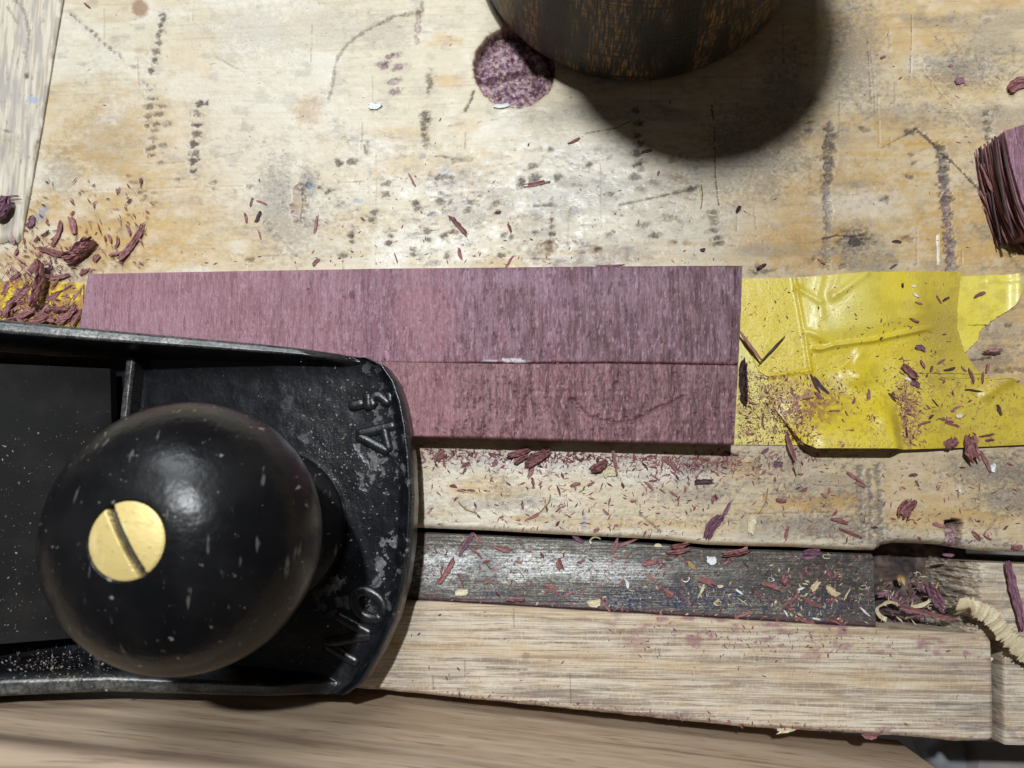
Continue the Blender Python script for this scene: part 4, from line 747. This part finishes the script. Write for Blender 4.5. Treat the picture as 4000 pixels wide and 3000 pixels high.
for a in [(317, 986, 165, 62, 32, 'p', dict(thick=2.2, fray=.35, label='thick dark reddish bundle of fibres behind the left end of the purple board')), (155, 1112, 215, 40, 88, 'p', dict(thick=1.6, z=2.4, label='broad reddish shaving standing upright in the heap beside the yellow tape')), (130, 1040, 75, 28, 58), (222, 915, 128, 24, 75), (174, 912, 52, 12, 33, 'd'), (283, 878, 92, 32, -66), (200, 982, 140, 30, -12), (186, 1050, 68, 15, 22, 'd'), (228, 1082, 115, 22, 16), (203, 1157, 78, 26, 28), (82, 1146, 100, 36, 38), (428, 932, 48, 14, -68), (450, 990, 68, 18, 15), (457, 942, 58, 15, 86), (375, 1007, 42, 26, 45), (516, 950, 200, 34, 61, 'p', dict(fray=.4, label='long dark shaving slanting up from the top left corner of the purple board')), (500, 895, 55, 14, -60), (40, 703, 54, 11, 10), (42, 768, 90, 13, 2, 'p', dict(z=2.1)), (16, 815, 120, 72, 62, 'v', dict(thick=1.5, z=2.0, label='broad violet shaving at the left edge, lying on the end of the pale strip')), (120, 866, 64, 32, 70, 'v'), (100, 1222, 120, 30, 30, 'p', dict(z=1.4)), (180, 1236, 110, 34, -28, 'p', dict(z=1.2)), (262, 1232, 120, 30, 42, 'p', dict(z=1.2)), (30, 1205, 100, 34, 62, 'p', dict(z=1.4)), (60, 1185, 90, 20, 12), (300, 1240, 90, 24, 60, 'p', dict(z=1.2)), (228, 1205, 90, 24, -12, 'p', dict(z=1.8)), (150, 1250, 90, 30, 10, 'p', dict(z=1.6)), (20, 1262, 110, 30, 20, 'p', dict(z=2)), (90, 1265, 80, 26, -40, 'p', dict(z=2)), (300, 1150, 66, 16, 55), (140, 935, 34, 10, 60), (60, 985, 46, 14, 75), (38, 930, 40, 12, 60), (330, 1060, 60, 14, 28), (250, 1130, 74, 14, 32), (60, 1080, 60, 20, 40), (20, 1130, 70, 24, 70)]:
    put(LE, *a[:6], **(a[6] if len(a) > 6 else {}))
for a in [(1719, 1781, 66, 36, 48, 'p', dict(fray=.5)), (1733, 1806, 30, 12, 80), (1817, 1814, 40, 15, 35), (1813, 1839, 38, 11, 70), (1933, 1807, 26, 24, 30, 'v', dict(shape='flake')), (2027, 1767, 116, 28, 20, 'p', dict(fray=.5, thick=1.2)), (2034, 1796, 66, 24, 36, 'p', dict(thick=1.2)), (2099, 1790, 130, 46, 40, 'p', dict(thick=1.3, fray=.45, label='broad frayed reddish shaving below the middle of the purple board')), (2074, 1839, 68, 19, 62), (2081, 1883, 44, 15, -75), (2338, 1821, 84, 42, 25, 'p', dict(thick=1.5, fray=.4)), (2182, 1915, 48, 10, -75), (2041, 1973, 40, 12, -85), (2085, 2016, 60, 13, 26), (1802, 1915, 44, 11, 2), (1839, 1915, 36, 10, -8), (1770, 1899, 34, 15, -15), (2247, 1893, 48, 17, 12), (2381, 1846, 54, 42, 20, 'c', dict(shape='flake')), (2622, 1814, 76, 26, -50), (2401, 1800, 118, 15, -80, 'p', dict(z=1.2)), (2734, 1709, 44, 13, 65, 'p', dict(z=7.1)), (2785, 1951, 38, 14, 75), (2937, 2049, 74, 36, 72, 'c', dict(shape='flake', label='pale cream chip on the bench above the steel bar, right of a long purple shaving')), (3052, 1955, 44, 20, -10), (3074, 2081, 62, 15, 76), (2752, 1882, 80, 24, 8, 'd'), (2535, 1897, 52, 15, -42), (2630, 1930, 40, 10, -30), (2560, 1865, 44, 10, -32), (2550, 1878, 36, 10, 8), (3335, 1861, 80, 17, -33), (3366, 1893, 50, 17, -25), (3280, 2035, 74, 19, -18), (3321, 2081, 104, 17, -25), (3538, 1988, 92, 58, 62, 'p', dict(thick=1.1, fray=.6, label='broad pinkish frayed flake on the bench, left of the square notch')), (3570, 1855, 40, 13, 6), (3583, 1888, 28, 11, -55), (3814, 2092, 50, 18, -55), (3972, 2137, 48, 21, 6), (3669, 2053, 52, 16, -20), (3881, 1827, 36, 22, 62, 'w', dict(shape='flake')), (3142, 1913, 32, 15, 35), (3750, 1916, 20, 9, -70, 'w', dict(shape='flake')), (3128, 1851, 26, 10, 0), (3262, 2003, 32, 12, 50), (3218, 1936, 30, 9, -35), (2310, 1890, 34, 9, 35), (2380, 1960, 36, 8, 70), (2180, 1990, 34, 9, 40), (2366, 1999, 34, 12, -40), (2330, 2072, 30, 12, 20), (2720, 1810, 40, 18, -60), (2850, 1770, 60, 14, -10, 'v'), (2990, 1760, 44, 16, 40, 'v'), (3040, 1812, 40, 26, -20, 'v'), (3860, 2100, 34, 10, -30)]:
    put(FR, *a[:6], **(a[6] if len(a) > 6 else {}))
put(FR, 2784, 2056, 110, 46, 56, thick=.9, fray=.15, label='long violet shaving shaped like a paddle, broad end toward the steel bar', col='v'); put(FR, 2838, 1990, 80, 17, 58, col='v')
for a in [(3872, 1373, 78, 19, 6, 'p', dict(z=.3, thick=1.4)), (3858, 1438, 46, 13, 70, 'p', dict(z=.2)), (3840, 1476, 50, 10, 80), (3796, 1468, 68, 14, -75), (3606, 1422, 44, 14, -72), (3712, 1441, 52, 12, 12, 'd'), (3679, 1411, 40, 11, 35), (3552, 1454, 80, 26, -42, 'p', dict(thick=1.1, label='broad striped purple shaving on the tape, just above the heap of dust')), (3697, 1167, 38, 10, 30, 'd'), (3669, 1169, 40, 8, -68), (3829, 1150, 54, 15, 22), (3590, 1183, 34, 10, -15), (3574, 1251, 46, 10, -22), (3595, 1359, 42, 23, -25, 'v'), (3527, 1115, 24, 11, 75, 'd'), (3571, 1116, 18, 10, 0, 'w', dict(shape='flake')), (3579, 1152, 32, 10, -42, 'w', dict(shape='flake')), (3792, 1752, 120, 56, -80, 'p', dict(thick=1.2, fray=.5, label='large frayed purple shaving hanging over the lower edge of the yellow tape')), (3715, 1731, 58, 46, 48, 'p', dict(fray=.5)), (3850, 1801, 94, 17, -70), (3858, 1700, 66, 11, 14), (3868, 1719, 38, 13, 2), (3720, 1658, 66, 13, -12), (3696, 1641, 66, 11, -10), (3612, 1652, 58, 10, 15), (3747, 1622, 28, 22, 0, 'c', dict(shape='flake', label='small square cream chip on the yellow tape')), (3905, 1601, 50, 17, -70, 'd'), (3807, 1526, 74, 9, -8, 'd'), (3487, 1552, 44, 14, -55, 'd'), (3655, 1574, 40, 7, -55, 'd'), (3734, 1595, 46, 10, 26), (3639, 1628, 30, 11, 36, 'd'), (3516, 1697, 16, 11, 10, 'w', dict(shape='flake')), (3543, 1690, 46, 9, 86, 'd'), (3576, 1500, 44, 22, -30, 'v'), (3548, 1481, 22, 18, 0, 'w', dict(shape='flake')), (2932, 1350, 155, 15, -57, 'p', dict(z=2.2, fray=.1, label='long thin splinter leaning from the right end of the purple board onto the tape')), (3018, 1364, 158, 9, 45, 'd', dict(z=1.6, fray=.1, label='long thin dark splinter slanting up rightward on the clean part of the tape')), (2902, 1490, 200, 32, 86, 'd', dict(thick=1.8, fray=.6, z=.4, label='dark upright bundle of fibres against the right end of the purple board')), (3185, 1500, 98, 15, -65, 'd'), (3207, 1506, 98, 17, -56, 'd'), (3199, 1546, 52, 15, -60), (3090, 1745, 120, 22, -76, 'p', dict(z=1.6)), (3334, 1571, 38, 12, 70), (3394, 1546, 58, 16, 86), (3261, 1606, 54, 10, 2), (3158, 1556, 54, 6, 8), (3321, 1681, 34, 9, 5), (2941, 1574, 38, 10, -25), (3095, 1530, 36, 11, -75), (3312, 1625, 48, 7, -75), (3296, 1650, 44, 7, -80), (3116, 1664, 24, 9, 80), (3640, 1440, 30, 10, 65), (3766, 1440, 30, 9, -45), (2980, 1640, 60, 9, 80), (3628, 1590, 30, 8, -60)]:
    put(TA, *a[:6], **(a[6] if len(a) > 6 else {}))
for a in [(1820, 2127, 116, 20, 62, 'v', dict(fray=.4)), (1746, 2229, 128, 24, 57, 'p', dict(fray=.35)), (1864, 2103, 58, 11, -50), (1966, 2143, 78, 24, -15, 'p', dict(fray=.5)), (1860, 2160, 74, 11, -40), (1899, 2194, 38, 13, 15), (1909, 2272, 52, 9, 15), (1803, 2314, 58, 26, 15, 'c', dict(shape='flake')), (1799, 2270, 64, 9, -65), (2015, 2341, 86, 15, 5, 'p', dict(thick=1.1)), (2145, 2294, 74, 20, -12, 'p', dict(fray=.5)), (2161, 2310, 60, 16, -25), (2222, 2322, 64, 11, 20), (2271, 2318, 50, 9, 75), (2320, 2355, 52, 32, 10, 'c', dict(shape='flake')), (2361, 2359, 86, 13, -50), (2186, 2205, 54, 28, -60, 'p', dict(fray=.6)), (2259, 2107, 54, 19, -35, 'v'), (2328, 2115, 40, 26, 0, 'c', dict(shape='curl')), (2401, 2135, 78, 15, 68), (2450, 2119, 88, 13, 18), (2271, 2192, 42, 11, 20), (2450, 2282, 36, 15, -80, 'w', dict(shape='flake')), (2430, 2278, 38, 11, 45), (1787, 2107, 46, 40, 0, 'c', dict(shape='curl')), (1702, 2150, 30, 8, -65), (1725, 2225, 40, 10, 80), (2650, 2150, 100, 22, 6, 'p', dict(thick=1.4)), (2652, 2130, 84, 18, 10, 'p', dict(thick=1.2)), (2655, 2172, 48, 11, -60), (2878, 2155, 134, 24, 12, 'p', dict(thick=1.2, fray=.5, label='long ragged reddish shaving on the steel bar, close to the bench edge')), (2869, 2181, 34, 15, 45), (2539, 2196, 68, 24, 20, 'p', dict(fray=.5)), (2543, 2256, 64, 13, -35), (3170, 2157, 74, 28, 0, 'v'), (3157, 2177, 64, 19, 8, 'v'), (2762, 2273, 78, 28, -20, 'p', dict(fray=.6)), (2667, 2282, 46, 9, -60), (2612, 2316, 48, 28, -20, 'p', dict(fray=.6)), (3011, 2290, 88, 22, -20), (3174, 2355, 90, 16, -25), (3088, 2351, 96, 13, 35), (3020, 2344, 105, 7, 5, 'v'), (2908, 2400, 82, 11, 25), (3140, 2424, 104, 13, -18), (3273, 2432, 84, 17, -25), (2968, 2325, 54, 9, -75), (2779, 2187, 38, 36, 8, 'w', dict(shape='flake', label='bright white square chip on the steel bar')), (2571, 2132, 32, 17, 0, 'c', dict(shape='flake')), (2702, 2209, 50, 18, -60, 't', dict(fray=.4)), (3183, 2290, 64, 24, 40, 'c', dict(fray=.5)), (3252, 2308, 62, 30, -42, 'c', dict(fray=.5)), (3372, 2295, 32, 26, 0, 'c', dict(shape='curl')), (3234, 2174, 30, 40, 0, 'c', dict(shape='curl')), (2743, 2303, 54, 11, 65, 'c'), (2814, 2290, 26, 13, 0, 'c', dict(shape='flake')), (3063, 2265, 26, 36, -10), (3239, 2239, 62, 9, -75), (2784, 2324, 36, 30, 0, 'c', dict(shape='curl')), (2806, 2358, 30, 22, 0, 'c', dict(shape='curl')), (2888, 2312, 34, 9, -30, 'w'), (3130, 2300, 34, 8, 10, 'w'), (3380, 2390, 54, 8, -45, 'w'), (3310, 2320, 60, 6, 60, 'c'), (2835, 2197, 36, 8, 42), (3258, 2340, 50, 9, 62), (3010, 2264, 22, 18, 0, 'w', dict(shape='curl')), (2680, 2262, 30, 26, 0, 'w', dict(shape='curl')), (3070, 2395, 34, 8, -60, 'w'), (3190, 2418, 36, 9, -15, 'w'), (2900, 2350, 60, 5, -35, 'c')]:
    put(BA, *a[:6], **(a[6] if len(a) > 6 else {}))
for a in [(3654, 2336, 128, 42, -55, 'v', dict(thick=1.2)), (3499, 2347, 80, 17, -42, 'v'), (3625, 2396, 235, 20, -12, 'p', dict(z=-3.5, label='long reddish ribbon across the cavity at the end of the steel bar')), (3474, 2387, 80, 40, 0, 'c', dict(shape='curl')), (3593, 2343, 74, 46, 20, 'c', dict(shape='curl')), (3520, 2264, 30, 34, 0, 't', dict(shape='flake')), (3705, 2168, 46, 15, 2, 'v', dict(z=-2)), (3640, 2373, 28, 26, 0, 'c', dict(shape='curl')), (3450, 2320, 50, 24, 20, 'v'), (3560, 2385, 60, 26, -10, 'v'), (3600, 2290, 70, 16, -50, 'v'), (3655, 2295, 50, 10, 60, 't', dict(fray=.1)), (3560, 2410, 44, 9, 8, 'c'), (3650, 2340, 34, 12, -20, 'w', dict(shape='curl')), (3500, 2400, 70, 14, -20, 'd'), (3690, 2420, 50, 14, -30, 'd')]:
    put(CA, *a[:6], **(a[6] if len(a) > 6 else {}))
put('block', 3965, 2325, 250, 36, -84, 'v', z=.2, fray=.1, label='long dark violet stripe of shaving on the rough block at the right')
for a in [(3619, 2855, 58, 24, -55), (3400, 2868, 66, 34, -8, 'p', dict(fray=.6)), (3455, 2862, 60, 16, 18), (3505, 2548, 30, 9, 50), (2752, 2773, 44, 13, -50, 'd'), (2878, 2817, 84, 13, -48), (3062, 2852, 90, 22, 4, 'c', dict(fray=.7)), (2351, 2762, 62, 26, -10), (2452, 2775, 58, 22, -10), (2629, 2796, 52, 15, 35), (2028, 2730, 62, 22, 5), (3690, 2478, 30, 10, -60), (3670, 2512, 28, 16, 20, 'c', dict(shape='flake')), (3722, 2560, 26, 22, 50, 'c', dict(shape='flake')), (3865, 2580, 32, 16, 20, 'c', dict(shape='flake')), (3640, 2505, 22, 12, -20, 'c', dict(shape='flake')), (2985, 2460, 40, 9, -65), (2560, 2500, 34, 8, 70)]:
    put(PL, *a[:6], **(a[6] if len(a) > 6 else {}))
for a in [(981, 790, 48, 12, 75), (1022, 790, 62, 10, -25), (959, 849, 58, 15, -75), (1008, 846, 58, 20, 66, 'd'), (1234, 876, 92, 16, 80), (1610, 704, 78, 11, -60), (1790, 878, 155, 22, -52, 'p', dict(fray=.5, label='long ragged dark red splinter in the middle of the bench, above the purple board')), (1797, 989, 58, 18, -75), (1234, 1023, 44, 17, 40), (1013, 916, 48, 10, -68), (1546, 1007, 48, 8, -75), (1415, 853, 26, 10, -45), (1990, 1020, 60, 11, 55), (2384, 1036, 118, 9, 2), (2094, 717, 128, 22, 8, 'p', dict(fray=.5, label='dark red splinter caught in a dent of the bench, below the turned block')), (1990, 890, 58, 13, -70), (1945, 828, 52, 12, 0, 'd'), (2885, 817, 40, 17, 50, 'd'), (2745, 975, 24, 18, 20, 'd', dict(shape='flake')), (2573, 674, 24, 11, 80), (2243, 548, 62, 16, 25), (2528, 589, 52, 15, 15), (3749, 316, 40, 34, 20, 'v', dict(shape='flake', thick=1.2, label='small crumpled violet flake near the upper right of the bench')), (3970, 336, 90, 56, 22, 'p', dict(curl=.12, fray=.3, label='curled purple shaving at the right edge, above the frayed offcut')), (3505, 943, 40, 13, -10, 'd'), (2975, 1040, 46, 17, 20, 'd'), (3208, 1020, 42, 11, -40), (3490, 1040, 40, 8, 30, 'v'), (1465, 411, 62, 38, 20, 'w', dict(shape='flake', curl=.1, label='bluish white flake on the bench, left of the dog hole')), (1958, 412, 72, 20, 4, 'w', dict(shape='flake', label='bluish white sliver just below the dog hole')), (3715, 255, 20, 12, 0, 'v', dict(shape='flake')), (340, 20, 50, 9, -40), (3450, 222, 26, 12, 10, 'v', dict(shape='flake'))]:
    put(BE, *a[:6], **(a[6] if len(a) > 6 else {}))

PLACE = {BE: 'on the bench above the purple board', FR: 'on the bench below the purple board', TA: 'on the yellow tape', BA: 'on the steel bar', PL: 'on the front plank', CA: 'in the cavity', LE: 'left of the purple board', 'block': 'on the end block'}
def describe(d_):
    col = COLS[d_['col']][1]; kind = 'curl' if d_['shape'] == 'curl' else 'chip' if d_['shape'] == 'flake' else 'splinter' if d_['W'] < 13 else 'shaving'
    size = 'large' if d_['L'] > 95 else 'medium' if d_['L'] > 55 else 'small' if d_['L'] > 36 else 'tiny'
    if d_['shape']: tilt = ''
    else:
        a = ((d_['ang'] + 90) % 180) - 90; tilt = ' lying level' if abs(a) <= 13 else ' upright' if abs(a) >= 72 else ' rising rightward' if a > 0 else ' falling rightward'
    return f"{size} {col} {kind}{tilt} {PLACE[d_['where']]}"
ORD = ['first', 'second', 'third', 'fourth', 'fifth', 'sixth', 'seventh', 'eighth', 'ninth', 'tenth']
byd = {}
for d_ in ITEMS:
    if not d_['label']: byd.setdefault(describe(d_), []).append(d_)
for k_, L_ in byd.items():
    L_.sort(key=lambda q_: q_['u'])
    for i_, d_ in enumerate(L_):
        d_['label'] = k_ if len(L_) == 1 else f"{k_}, {ORD[i_] if i_ < 10 else str(i_ + 1) + 'th'} from left" if i_ < len(L_) - 1 or len(L_) > 2 else f"{k_}, the right one"
def zplace(d_):
    w_ = d_['where']; u, v = d_['u'], d_['v']
    if d_['z'] is not None: return d_['z']
    if w_ == BA: return -1.6
    if w_ == CA: return -8.5
    if w_ == TA:
        if (u < 3000 and v > 1440): return .45
        if u > 3750 and v < 1372: return .45
        if v > 1762: return .1
        return float(tz(u, v)) + .02
    if w_ == LE: return .35
    return bz(u, v)
for n_, d_ in enumerate(ITEMS):
    z = zplace(d_); s_ = (HC - z) / F * 1.0; L, Wd = d_['L'] * s_, d_['W'] * s_
    Wd *= .86; tk = (d_['thick'] * .75 if d_['thick'] else .24 + .12 * min(Wd, 2.2)); mat = COLS[d_['col']][0]
    if d_['shape'] == 'flake': V_, F_, ti = flake(L, Wd, tk * .8, n_)
    elif d_['shape'] == 'curl': V_, F_, ti = curl3(L / 2.3, .9 if L < 3 else 1.5, .45 + .5 * ((n_ * 37) % 10) / 10, n_)
    else: V_, F_, ti = splinter(L, Wd, tk, n_, d_['fray'] if d_['fray'] is not None else .35, d_['curl'] if d_['curl'] is not None else (.07 if d_['where'] == LE else .035) * ((n_ * 13) % 7) / 7)
    a = R(d_['ang']); c_, q_ = cos(a), sin(a); Vr = V_.copy(); Vr[:, 0] = V_[:, 0] * c_ - V_[:, 1] * q_; Vr[:, 1] = V_[:, 0] * q_ + V_[:, 1] * c_
    zmin = V_[:, 2].min(); p = at(d_['u'], d_['v'], z + .3); Vr[:, 2] += z - zmin - .04; Vr[:, :2] += p[:2]
    nm = 'wood_chip' if d_['col'] in 'cwt' else 'wood_shaving'
    o = mk(nm, Vr, F_, mat, None, False, {'tint': ti}); tag(o, d_['label'], 'wood chip' if nm == 'wood_chip' else 'wood shaving', ('pale wood chips ' if nm == 'wood_chip' else 'purple wood shavings ') + PLACE[d_['where']])

# pale ribbed curl lying over the end block
pc = smooth_path([(3764, 2392, -1), (3785, 2372, 2.4), (3820, 2378, 3.6), (3879, 2412, 3.6), (3922, 2465, 3.4), (3962, 2508, 3.2), (4010, 2552, 2.6), (4080, 2610, 1.0)], 90); c3 = at(pc[:, 0], pc[:, 1], pc[:, 2])
t3 = np.gradient(c3, axis=0); t3 /= np.linalg.norm(t3, axis=1)[:, None]; sd = np.cross(t3, [0, 0, 1.]); sd /= np.linalg.norm(sd, axis=1)[:, None]
a = np.linspace(-1, 1, 9); wv_ = 1.75 + .25 * np.random.RandomState(8).randn(90); P = c3[None] + (a[:, None] * wv_[None])[..., None] * sd[None]; rib = .10 * np.sin(np.linspace(0, 60, 90) + np.cumsum(.35 * np.random.RandomState(4).randn(90))) + .07 * np.random.RandomState(3).randn(90); P[..., 2] += -.6 * (a ** 2)[:, None] + rib[None]
P[..., 0] += .15 * np.sin(np.linspace(0, 70, 90))[None] * a[:, None]
tag(sheet('wood_shaving', P[::-1], M_cream, None, thick=.35, attrs={'tint': np.clip(.45 + 2.5 * rib[None] + 0 * a[:, None], 0, 1)}), 'thick ribbed cream shaving curling over the rough block at the right edge', 'wood shaving')
rs = np.random.RandomState(77)
# fine hairs of wood on the bench
for i_, px in enumerate([[(1790, 1960), (1820, 1990), (1862, 2003)], [(2150, 1930), (2145, 1960), (2110, 2000)], [(3000, 1905), (2992, 1960), (2965, 2005)], [(2740, 720), (2746, 760), (2738, 812)]]):
    p = smooth_path([(x, y, .5) for x, y in px], 20); v_, f_ = tube(at(p[:, 0], p[:, 1], p[:, 2]), .11, 6)
    tag(mk('wood_fibre', v_, f_, M_tan, attrs={'tint': np.zeros(len(v_))}), ['thin curved fibre lying near the nose of the plane', 'thin bent fibre below the middle of the purple board', 'thin curved fibre above the cream chip on the bench front', 'short thin fibre below the shadow of the turned block'][i_], 'wood fibre')

# ------------------------------------------------------------------ sawdust: uncountable flecks, one object for each surface
def dust(label, pos, size, mat, zf, seed, elong=(2.0, 7.5)):
    r_ = np.random.RandomState(seed); u, v = pos; n = len(u); z = np.asarray(zf(u, v), float) * np.ones(n)
    p = at(u, v, z); a = r_.rand(n) * pi * 2; L = size[0] + (size[1] - size[0]) * r_.rand(n) ** 3; L *= 165 / F / 2; W_ = L / (elong[0] + (elong[1] - elong[0]) * r_.rand(n)); h = np.minimum(W_ * .8, .35)
    ex = np.stack([np.cos(a), np.sin(a)], -1); ey = np.stack([-np.sin(a), np.cos(a)], -1); tilt = .12 * r_.randn(n) * L
    V_ = np.zeros((n, 6, 3))
    for k_, (x_, y_, z_) in enumerate([(-1, .1, 0), (-.2, -1, 0), (1, -.2, 0), (.3, 1, 0), (-.3, 0, 1), (.4, .1, .8)]):
        V_[:, k_, :2] = p[:, :2] + ex * (x_ * L)[:, None] + ey * (y_ * W_)[:, None]; V_[:, k_, 2] = z + .02 + z_ * h + (tilt * x_ if z_ else np.abs(tilt) * .3)
    b = (np.arange(n) * 6)[:, None]; T_ = np.array([(0, 1, 4), (1, 2, 5), (1, 5, 4), (2, 3, 5), (3, 4, 5), (3, 0, 4), (0, 3, 1), (3, 2, 1)])
    o = mk('sawdust', V_.reshape(-1, 3), [(b[:, None, :] + T_[None]).reshape(-1, 3)], mat, None, False, {'tint': np.repeat(r_.rand(n), 6)}); return tag(o, label, 'sawdust', None, 'stuff')
rs = np.random.RandomState(77)
def uni(n, u0, u1, v0, v1): return rs.uniform(u0, u1, n), rs.uniform(v0, v1, n)
def gau(n, u, v, su, sv): return rs.normal(u, su, n), rs.normal(v, sv, n)
def cat_(*a): return np.concatenate([x[0] for x in a]), np.concatenate([x[1] for x in a])
def keep(p, f): m = f(*p); return p[0][m], p[1][m]
zl = lambda u, v: np.array([bz(a, b) for a, b in zip(u, v)])
e_at = lambda u: np.interp(u, [p[0] for p in EDGE], [p[1] for p in EDGE])
near = lambda n: (lambda u: (u, np.interp(u, [1630, 2870], [1752, 1790]) + np.abs(rs.normal(0, 32, n))))(rs.uniform(1640, 2900, n))
pos = keep(cat_(near(1700), uni(1500, 1650, 4000, 1770, 2150), gau(260, 2700, 1850, 110, 45), gau(300, 3000, 1790, 90, 40), uni(260, 1900, 2700, 1850, 2090)), lambda u, v: (v < e_at(u) - 8) & (v > 1745) & ((u < 2900) | (v > 1765)))
dust('fine reddish sawdust on the bench between the purple board and the steel bar', pos, (5, 32), M_shav, zl, 1)
def ztape(u, v):
    z = tz(u, v); lowt = ((u < 3000) & (v > 1440)) | ((v - 1560) * 115 > (u - 2998) * 160) & (u < 3120) & (v > 1550); return np.where(lowt, .42, z)
pos = keep(cat_(uni(900, 2880, 4000, 1090, 1750), gau(900, 3120, 1580, 120, 70), gau(900, 3535, 1630, 34, 90), gau(500, 3650, 1580, 120, 90), uni(700, 2880, 3080, 1440, 1735), gau(300, 3250, 1640, 130, 60)), lambda u, v: (u > 2905 - (v - 1050) * .04) & (v < 1745) & (v > 1085) & ((u < 3735) | (v > 1480 + 0 * u)) & (u < 3995) & ~((u > 3400) & (u < 3750) & (v < 1100)))
dust('fine purple sawdust sprinkled on the yellow tape', pos, (4, 24), M_shav, ztape, 2)
pos = keep(cat_(uni(700, 2900, 3990, 1380, 1745), gau(1500, 3110, 1590, 120, 65), gau(1300, 3535, 1630, 30, 85), uni(700, 2885, 3060, 1450, 1735)), lambda u, v: (u > 2905 - (v - 1050) * .04) & (v < 1745) & ((u < 3735) | (v > 1480)) & (u < 3990))
dust('powdery purple dust gathered in the folds of the yellow tape', pos, (3, 10), M_shav, ztape, 22)
pos = keep(cat_(uni(1100, 1650, 3410, 2075, 2440), gau(250, 3250, 2330, 130, 70)), lambda u, v: (v > np.interp(u, [p[0] for p in TOPB], [p[1] for p in TOPB]) + 6) & (v < np.interp(u, [p[0] for p in BOTB], [p[1] for p in BOTB]) - 4) & (u < 3405))
dust('fine reddish sawdust on the steel bar', pos, (5, 34), M_shav, lambda u, v: -1.62 + 0 * u, 3)
pos = keep(cat_(uni(420, 1700, 3410, 2075, 2440), gau(260, 3200, 2350, 130, 70), gau(120, 2760, 2320, 120, 50)), lambda u, v: (v > np.interp(u, [p[0] for p in TOPB], [p[1] for p in TOPB]) + 6) & (v < np.interp(u, [p[0] for p in BOTB], [p[1] for p in BOTB]) - 4) & (u < 3405))
dust('pale cream sawdust on the steel bar', pos, (4, 24), M_cream, lambda u, v: -1.62 + 0 * u, 4, (1.6, 8))
ptop = lambda u: np.interp(u, [p[0] for p in TOPP], [p[1] for p in TOPP]); pbot = lambda u: np.interp(u, [p[0] for p in BOTP], [p[1] for p in BOTP])
pos = keep(cat_(uni(260, 1600, 3850, 2350, 2890), gau(380, 2950, 2500, 330, 45), (lambda u: (u, pbot(u) - np.abs(rs.normal(0, 14, 330)) - 8))(rs.uniform(1700, 3600, 330))), lambda u, v: (v > ptop(u) + 8) & (v < pbot(u) - 6) & (u > 1600) & (u < 3860))
dust('fine purple sawdust on the front plank', pos, (4, 22), M_shav, lambda u, v: .03 + 0 * u, 5)
pos = keep(cat_(gau(900, 160, 1120, 130, 95), uni(300, 0, 600, 700, 1060), gau(500, 180, 1230, 140, 30)), lambda u, v: (u > -40) & (v < 1280) & ~((u > 300) & (v > 1062)) & (v > np.where(u < 90, 950, 600)))
dust('purple sawdust in the heap at the left end of the board', pos, (6, 38), M_shav, lambda u, v: .45 + 0 * u, 6)
pos = keep(cat_(uni(260, 250, 3900, 20, 1040), gau(330, 1850, 880, 430, 130), gau(110, 3700, 400, 200, 200), uni(200, 400, 2850, 980, 1045)), lambda u, v: (v < 1036) & (np.hypot(u - 2012, v - 262) > 175) & (v > 0) & ((u < 1930) | (u > 3050) | (v > 380)) & (u > 330) & (u < 3990))
dust('shredded purple fibres heaped at the left end of the board', cat_(gau(130, 150, 1110, 110, 90), gau(190, 170, 1225, 130, 26), uni(26, 330, 560, 860, 1040)), (24, 80), shaving_mat('pinkish_shreds', (.17, .06, .06), (.46, .24, .24)), lambda u, v: .5 + rs.uniform(0, 1.3, len(u)) * sst(330, 200, u), 16, (5, 13))
pos = keep(cat_(uni(260, 250, 3900, 20, 1040), gau(330, 1850, 880, 430, 130), gau(110, 3700, 400, 200, 200), uni(200, 400, 2850, 980, 1045)), lambda u, v: (v < 1036) & (np.hypot(u - 2012, v - 262) > 175) & (v > 0) & ((u < 1930) | (u > 3050) | (v > 380)) & (u > 330) & (u < 3990))
dust('scattered purple flecks on the bench above the purple board', pos, (4, 24), M_shav, zl, 7)
pos = keep(cat_(uni(420, 330, 2890, 1080, 1690), uni(700, 1750, 2880, 1120, 1720), (lambda u: (u, np.interp(u, [p[0] for p in JL], [p[1] for p in JL]) + rs.normal(0, 10, 260)))(rs.uniform(1550, 2870, 260))), lambda u, v: (v > 1075) & (u > 360) & (v < 1695) & (u < 2865))
dust('torn crumbs of purple wood on the face of the purple board', pos, (3, 17), M_shav, lambda u, v: BH - .02 + .0 * u, 8, (2, 7))
pos = keep(cat_(gau(500, 1350, 1750, 130, 180), uni(260, 900, 1580, 1500, 2600), gau(330, 240, 2590, 150, 40), uni(260, 0, 480, 1650, 2480)), lambda u, v: (np.hypot((u - 700), (v - 2095)) > 600) | (u < 450))
def zpl(u, v):
    w_ = at(u, v, 10.5); i_ = [int(np.argmin((BX - a) ** 2 + (BY - b) ** 2)) for a, b in w_[:, :2]]
    return np.where((u < 450) & (v > 1450) & (v < 2480), 15.05 + 16 * sst(450, -900, u), BZ.ravel()[i_])
dust('dark purple and brown shreds filling the cavity at the end of the steel bar', keep(cat_(uni(90, 3425, 3740, 2270, 2460), gau(80, 3590, 2375, 90, 40)), lambda u, v: (u > 3424) & (u < 3760) & (v < 2462) & (v > 2250)), (14, 70), M_viol, lambda u, v: -12 + rs.uniform(0, 2.5, len(u)), 17, (3, 9))
dust('pale shreds in the cavity at the end of the steel bar', keep(uni(70, 3425, 3740, 2230, 2450), lambda u, v: u > 0), (8, 44), M_cream, lambda u, v: -8.5 + rs.uniform(0, 1.5, len(u)), 18, (3, 8))
dust('pale dust and crumbs on the black casting of the plane', pos, (3, 13), shaving_mat('pale_dust', (.16, .10, .09), (.42, .36, .30)), zpl, 9, (1.2, 3))
